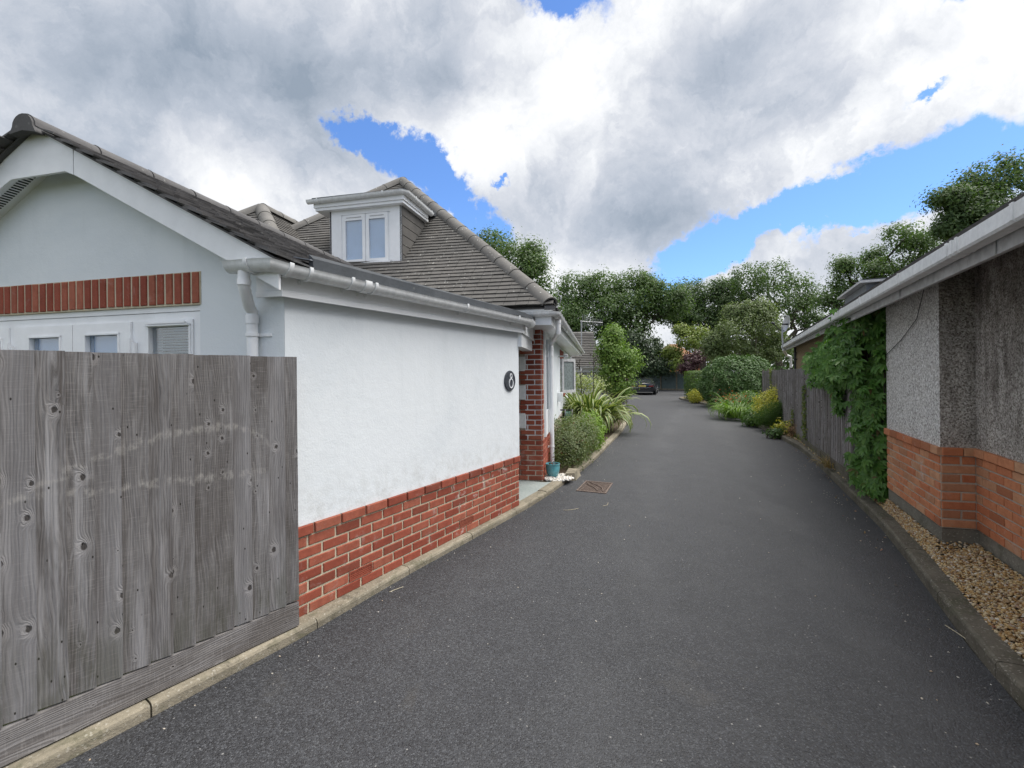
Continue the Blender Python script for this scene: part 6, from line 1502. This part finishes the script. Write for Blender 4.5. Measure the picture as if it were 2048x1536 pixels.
cregion(760, lower); cregion(1050, upper); cregion(120, lambda: WR(rs.uniform(5.2, 5.6), rs.uniform(1.6, 2.4), -0.05 + 0.06 * rs.uniform())); cregion(110, hang); cregion(90, hang2); cregion(50, foot)
pts = np.array(pts); d_ = np.linalg.norm(pts - np.array([0, 0, 1.65]), axis=1); side_d = (pts @ np.array([-0.898, 0.439, 0]))   # outermost first
order = np.argsort(-side_d + 0.05 * d_); RV = []; RF = []; nv = 0
for c_, k in enumerate(order):
    p = pts[k]; n_v = np.array([-0.88, -0.10, 0.42]) + rs.normal(size=3) * 0.32; n_v /= np.linalg.norm(n_v)
    nz_ = Vector(n_v); dn_ = Vector((0.1 * rs.normal(), 0.25 * rs.normal(), -1)); yv = -(dn_ - nz_ * dn_.dot(nz_)).normalized(); xv = yv.cross(nz_).normalized()
    s_ = rs.uniform(0.65, 1.2); mt = Matrix((xv, yv, nz_)).transposed()
    me_i = rs.randint(6)
    if c_ < 290:
        inst('leaf', LM[me_i][2], crp, p, mt.to_euler(), (s_, s_, s_))
    else:
        A3 = np.array(mt); V = LM[me_i][0] * s_ @ A3.T + p; RV.append(V); RF.append(LM[me_i][1] + nv); nv += len(V)
RV = np.concatenate(RV); RF = np.concatenate(RF); me = npmesh('leaf_mass', RV - np.array(WO[crp]), RF, M['creeper'], smooth=True)
o = bpy.data.objects.new('leaf_mass', me); COL.objects.link(o); o.parent = crp; o['kind'] = 'stuff'
m = MB()
for k in range(16):
    y = rs.uniform(5.35, 6.2); q = [WR(y, 0.15, -0.06)]
    for z in (0.6, 1.1, 1.6, 2.1): y += rs.normal() * 0.12 + 0.05; q.append(WR(y, z, -0.05))
    m.tube(q, 0.008, 5)
obj('stem', m, M['bark'], crp, smooth=True)

# ================================================================ trees beyond
M['oak'] = mat_leaf('oak_leaf', (0.068, 0.120, 0.040), (0.100, 0.172, 0.055), (0.17, 0.245, 0.09), scale=0.5, trans=0.42)
M['oak2'] = mat_leaf('oak_leaf_b', (0.062, 0.110, 0.044), (0.094, 0.155, 0.058), (0.155, 0.225, 0.09), scale=0.5, trans=0.42)
M['birch'] = mat_leaf('grey_green_leaf', (0.11, 0.155, 0.062), (0.15, 0.20, 0.08), (0.23, 0.28, 0.13), scale=1.0, trans=0.35)
M['yg'] = mat_leaf('yellow_green_leaf', (0.12, 0.18, 0.035), (0.19, 0.25, 0.05), (0.30, 0.33, 0.08), scale=1.0)
M['purple'] = mat_leaf('purple_leaf', (0.055, 0.022, 0.028), (0.085, 0.035, 0.04), scale=1.0, trans=0.2)
M['dark'] = mat_leaf('very_dark_leaf', (0.030, 0.055, 0.026), (0.048, 0.080, 0.036), (0.08, 0.125, 0.05), scale=0.8, trans=0.2)
def px(u, v, Y):
    du, dv = u - 1024, v - 747; return ((du - .01 * dv) / 928 * Y, 1.65 - (dv + .01 * du) / 928 * Y)
def lob(Y, lst, depth=0.7):
    """lobes from (angle position, size) given at distance Y"""
    out = []; rs_ = random.Random(int(Y * 7))
    for (u, v, ru, rv) in lst:
        x, z = px(u, v, Y); out.append((x, Y + rs_.uniform(-1, 1), z, ru / 928 * Y, ru / 928 * Y * depth, rv / 928 * Y))
    return out
big = dict(shell=0.35, per=90, radc=0.42, nleaf=42, size=0.235)
def oak(Y, lst, bx, label, seed, mat='oak', trunk=0.42, **kw):
    a = dict(big); a.update(kw)
    tree('oak_tree', (bx, Y, -0.1), lob(Y, lst), label, 'tree', (M[mat], M['bark']), seed=seed, trunk=trunk, group='tall oak trees along the far boundary', **a)
oak(36, [(985, 500, 48, 45), (1040, 540, 55, 50), (1000, 580, 60, 50), (1075, 590, 38, 50), (960, 560, 40, 40), (1062, 520, 28, 32), (925, 520, 30, 40)], -0.5, 'tall oak rising behind the main roof ridge of the white house', 101, size=0.20)
oak(46, [(1150, 590, 48, 42), (1210, 575, 55, 36), (1265, 590, 50, 46), (1180, 640, 60, 45), (1250, 650, 55, 36), (1310, 610, 50, 36), (1215, 620, 60, 40), (1140, 650, 40, 40), (1345, 600, 40, 40), (1300, 570, 30, 22)], 11.5, 'wide dense oak above the small bright tree and black car', 102, per=95, fork=0.45, trunk=0.5)
oak(50, [(1390, 590, 42, 34), (1430, 610, 45, 36), (1360, 630, 38, 26), (1400, 640, 45, 28), (1450, 580, 28, 28), (1455, 640, 30, 30)], 20.5, 'oak between the wide dense oak and the sparse right oak', 103, 'oak2')
oak(48, [(1490, 565, 38, 34), (1550, 552, 46, 32), (1605, 575, 38, 30), (1520, 600, 50, 34), (1585, 615, 48, 30), (1625, 600, 22, 22), (1480, 610, 34, 30), (1630, 640, 30, 16)], 27.5, 'open-crowned oak behind the grey green garden tree', 104, 'oak2', per=40, shell=0.45)
oak(34, [(1700, 570, 30, 30), (1735, 545, 34, 20), (1665, 600, 26, 22), (1790, 480, 38, 26), (1830, 495, 32, 28), (1765, 510, 26, 20), (1720, 600, 34, 26), (1850, 520, 36, 26), (1690, 530, 20, 16), (1800, 545, 40, 30)], 28.5, 'loose oak behind the bungalow roof, lower of the two on the right', 105, 'oak', per=46, size=0.17, radc=0.30, nleaf=42)
oak(24, [(2010, 345, 62, 44), (1945, 405, 62, 34), (1888, 400, 34, 16), (2050, 400, 80, 60), (1965, 450, 66, 34), (1985, 370, 50, 30), (1925, 435, 44, 24), (2110, 330, 70, 50), (1905, 455, 26, 14), (2070, 470, 80, 40), (2180, 400, 90, 80)], 27, 'near dark oak over the bungalow roof at the far right', 106, 'oak2', per=60, size=0.15, radc=0.26, nleaf=48, trunk=0.4)
# dark mass behind the far fence, purple tree, yellow-green tree, garden tree
tree('dark_evergreen', (11.6, 42.5, -0.1), lob(42.5, [(1280, 720, 32, 30), (1310, 700, 34, 26), (1340, 722, 24, 22), (1265, 690, 26, 28), (1235, 710, 34, 40), (1300, 735, 40, 18)]), 'dark evergreen directly behind the green fence panels', 'tree', (M['dark'], M['bark']), size=0.24, per=80, radc=0.30, nleaf=26, seed=111, trunk=0.2)
tree('yellow_green_tree', (15.6, 40, -0.1), lob(40, [(1375, 680, 26, 20), (1400, 668, 22, 16), (1352, 705, 20, 12), (1362, 660, 12, 10), (1365, 728, 26, 12)]), 'small yellow green tree behind the purple tree', 'tree', (M['yg'], M['bark']), size=0.20, per=60, radc=0.22, nleaf=24, seed=112, trunk=0.12)
tree('purple_tree', (13.4, 33, 0.0), lob(33, [(1392, 722, 18, 16), (1408, 712, 14, 12), (1380, 735, 14, 10)]), 'small purple-leaved tree behind the square hedge', 'tree', (M['purple'], M['bark']), size=0.15, per=60, radc=0.16, nleaf=22, seed=113, trunk=0.08)
tree('garden_tree', (12.35, 25.0, 0.05), lob(24.6, [(1500, 640, 46, 34), (1455, 670, 44, 34), (1545, 660, 40, 36), (1480, 700, 50, 28), (1540, 705, 42, 26), (1430, 690, 26, 26), (1520, 620, 26, 20), (1575, 690, 24, 26), (1470, 625, 20, 16)]), 'grey green garden tree with pale leaning trunk behind the laurel', 'tree', (M['birch'], M['bark_p']), size=0.11, per=110, radc=0.17, nleaf=30, seed=114, trunk=0.11, fork=0.30, shell=0.35, lean=(0.3, 0), twigs=60)
bush('tall_hedge', [(14.6, 25.5, 0.9, 1.4, 1.0, 1.0), (16.4, 25.0, 0.9, 1.2, 1.0, 1.0)], 'dark hedge behind the garden tree and the far fence end', 'hedge', M['laurel'], 0.12, 12000, 115, thick=0.3)
tree('far_tree', (24, 62, 0), lob(62, [(1150, 725, 70, 26), (1230, 722, 50, 24), (1300, 722, 40, 18), (1420, 722, 50, 24), (1480, 712, 60, 30), (1560, 715, 60, 30), (1640, 718, 60, 34), (1720, 715, 60, 34)]), 'low far belt of dark trees on the horizon behind the gardens', 'trees', (M['oak2'], M['bark']), size=0.42, per=70, radc=0.5, nleaf=26, seed=120, trunk=0.2)
# brick house roof far off between the trees
fh = empty('far_house', (19.3, 58, 0), label='distant house with orange brown roof glimpsed between the trees', cat='house')
m = MB(); m.box((18.6, 58, 0), (5.0, 0, 0), (0, 6, 0), (0, 0, 2.9)); obj('wall', m, M['brick_or'], fh)
m = MB(); e_ = [V3(18.3, 57.7, 2.9), V3(23.9, 57.7, 2.9), V3(23.9, 64.3, 2.9), V3(18.3, 64.3, 2.9)]; t_ = [V3(20.6, 61, 5.3), V3(21.8, 61, 5.3)]
for f3 in ([e_[0], e_[1], t_[1], t_[0]], [e_[1], e_[2], t_[1]], [e_[2], e_[3], t_[0], t_[1]], [e_[3], e_[0], t_[0]]): m.face(f3)
M['orange_tile'] = mat_tile('orange_tile', (0.30, 0.15, 0.09), (0.38, 0.21, 0.13), 0.2); obj('roof', m, M['orange_tile'], fh)

# ================================================================ far green fence
M['green_fence'] = mat_plain('grey_green_painted_panel', (0.13, 0.175, 0.17), 0.8, 0.2, 0.15, scale=4)
gf = empty('green_fence', (12.1, 46.5, -0.1), label='grey green panel fence with pale concrete posts behind the car', cat='fence')
gdv = V3(0.5, -0.866); gn = V3(-0.866, -0.5)
for k in range(-2, 5):
    p = V3(12.1, 46.5) + gdv * (1.83 * k)
    m = MB(); m.box(p - gdv * 0.06 + V3(0, 0, -0.2), gdv * 0.12, gn * 0.10, V3(0, 0, 1.93)); obj('concrete_post', m, M['kerb'], gf)
    m = MB(); m.box(p + gdv * 0.065 + V3(0, 0, -0.2), gdv * 1.70, gn * 0.05, V3(0, 0, 0.32)); obj('gravel_board', m, M['kerb'], gf)
    for q in range(12):
        m = MB(); m.box(p + gdv * (0.065 + q * 0.1415) + V3(0, 0, 0.125) + gn * (0.02 if q % 2 else 0.03), gdv * 0.14, gn * 0.012, V3(0, 0, 1.54)); obj('fence_board', m, M['green_fence'], gf)

# ================================================================ black car
car = empty('parked_car', (9.9, 35.4, 0.0), label='low black car parked at the end of the driveway, seen from behind', cat='car')
hd_ = rad(20); ch, shh = math.cos(hd_), math.sin(hd_)
fw_ = V3(shh, ch); rt = V3(ch, -shh); cb = V3(9.38, 33.45) + fw_ * 0.0
def CP(r_, f_, z): return cb + rt * r_ + fw_ * f_ + V3(0, 0, z)
M['carpaint'] = mat_plain('black_car_paint', (0.012, 0.013, 0.016), 0.18, 0.5, 0.05, coat=0.6); M['tyre'] = mat_plain('tyre', (0.02, 0.02, 0.02), 0.85, 0.2)
M['lens'] = mat_plain('tail_light', (0.20, 0.02, 0.02), 0.2, 0.5); M['plate'] = mat_plain('yellow_plate', (0.55, 0.45, 0.12), 0.5, 0.3)
sec = [(0.00, 0.72, 0.34, 0.74, 0.80), (0.06, 0.84, 0.24, 0.80, 0.86), (0.5, 0.90, 0.20, 0.86, 0.90), (1.1, 0.91, 0.18, 0.88, 0.90), (2.2, 0.91, 0.18, 0.86, 0.88), (3.1, 0.90, 0.18, 0.82, 0.84), (3.9, 0.87, 0.20, 0.72, 0.76), (4.25, 0.72, 0.28, 0.60, 0.62)]
m = MB(); rings = []
for (f_, hw, zb0, zs, zt0) in sec:
    rings.append([CP(x, f_, z) for x, z in ((-hw * .88, zb0), (-hw, zb0 + .12), (-hw, zs - .14), (-hw * .93, zs - 0.02), (-hw * .6, zt0), (0, zt0 + .015), (hw * .6, zt0), (hw * .93, zs - 0.02), (hw, zs - .14), (hw, zb0 + .12), (hw * .88, zb0))])
m.loft(rings); obj('body', m, M['carpaint'], car, smooth=True)
m = MB(); rings = []
for (f_, hb, ht, zt0) in ((0.42, 0.78, 0.66, 0.89), (1.15, 0.80, 0.60, 1.13), (1.7, 0.80, 0.60, 1.19), (2.3, 0.80, 0.60, 1.17), (3.1, 0.78, 0.64, 0.86)):
    rings.append([CP(x, f_, z) for x, z in ((-hb, 0.80), (-hb * .98, 0.86), (-ht, max(0.87, zt0 - .03)), (-ht * .8, max(0.88, zt0)), (ht * .8, max(.88, zt0)), (ht, max(0.87, zt0 - .03)), (hb * .98, 0.86), (hb, 0.80))])
m.loft(rings); M['carglass'] = mat_plain('dark_car_glass', (0.03, 0.035, 0.04), 0.05, 0.8, 0.02, coat=1.0); obj('window_glass', m, M['carglass'], car, smooth=True)
m = MB(); rings = []
for (f_, ht, zt0) in ((1.10, 0.58, 1.125), (1.7, 0.60, 1.205), (2.25, 0.58, 1.185)): rings.append([CP(x, f_, z) for x, z in ((-ht, zt0 - .03), (-ht * .8, zt0), (ht * .8, zt0), (ht, zt0 - .03), (ht * .8, zt0 + .012), (-ht * .8, zt0 + .012))])
m.loft(rings); obj('roof_panel', m, M['carpaint'], car, smooth=True)
for (x, f_) in ((-0.83, 0.75), (0.83, 0.75), (-0.82, 3.35), (0.82, 3.35)):
    m = MB(); s1 = 1 if x > 0 else -1; rings = []
    for w_, r_ in ((-0.11, 0.24), (-0.11, 0.31), (-0.08, 0.325), (0.06, 0.325), (0.09, 0.31), (0.09, 0.21)): rings.append([CP(x + s1 * w_, f_ + r_ * math.cos(t), 0.325 + r_ * math.sin(t)) for t in [2 * math.pi * k / 24 for k in range(24)]])
    m.loft(rings); wh = obj('wheel', m, M['tyre'], car, smooth=True, origin=CP(x, f_, 0.325))
    m = MB()
    for k in range(5):
        a = 2 * math.pi * k / 5; d1 = fw_ * math.cos(a) + V3(0, 0, math.sin(a)); d2 = fw_ * -math.sin(a) + V3(0, 0, math.cos(a))
        m.box(CP(x + s1 * 0.09, f_, 0.325) - d2 * 0.025, d1 * 0.21, d2 * 0.05, rt * (0.012 * s1))
    obj('rim', m, M['galv'], wh)
for s1 in (-1, 1):
    m = MB(); m.box(CP(s1 * 0.62 - 0.16, -0.012, 0.60), rt * 0.32, fw_ * 0.08, V3(0, 0, 0.09)); obj('tail_light', m, M['lens'], car)
    m = MB(); m.box(CP(s1 * 0.90 - 0.02, 2.35, 0.85), rt * (s1 * 0.16), fw_ * 0.09, V3(0, 0, 0.10)); obj('door_mirror', m, M['carpaint'], car)
    m = MB(); m.tube([CP(s1 * 0.5, -0.03, 0.30), CP(s1 * 0.5, 0.06, 0.30)], 0.045, 10); obj('exhaust', m, M['galv'], car)
m = MB(); m.box(CP(-0.26, -0.022, 0.60), rt * 0.52, fw_ * 0.012, V3(0, 0, 0.11)); obj('number_plate', m, M['plate'], car)
m = MB(); m.box(CP(-0.74, -0.05, 0.30), rt * 1.48, fw_ * 0.14, V3(0, 0, 0.20)); obj('bumper', m, M['carpaint'], car)
m = MB(); m.box(CP(-0.60, -0.055, 0.24), rt * 1.2, fw_ * 0.1, V3(0, 0, 0.09)); obj('diffuser', m, M['black'], car)
M['chrome'] = mat_plain('chrome_trim', (0.6, 0.6, 0.62), 0.2, 0.6, 0.05, 0.9); m = MB(); m.box(CP(-0.60, -0.055, 0.52), rt * 1.2, fw_ * 0.01, V3(0, 0, 0.02)); obj('trim', m, M['chrome'], car)
print('objects', len(bpy.data.objects), 'tris', sum(sum(len(p.vertices) - 2 for p in me.polygons) if len(me.polygons) < 2000 else len(me.polygons) * (me.polygons[0].loop_total - 2) for me in bpy.data.meshes))
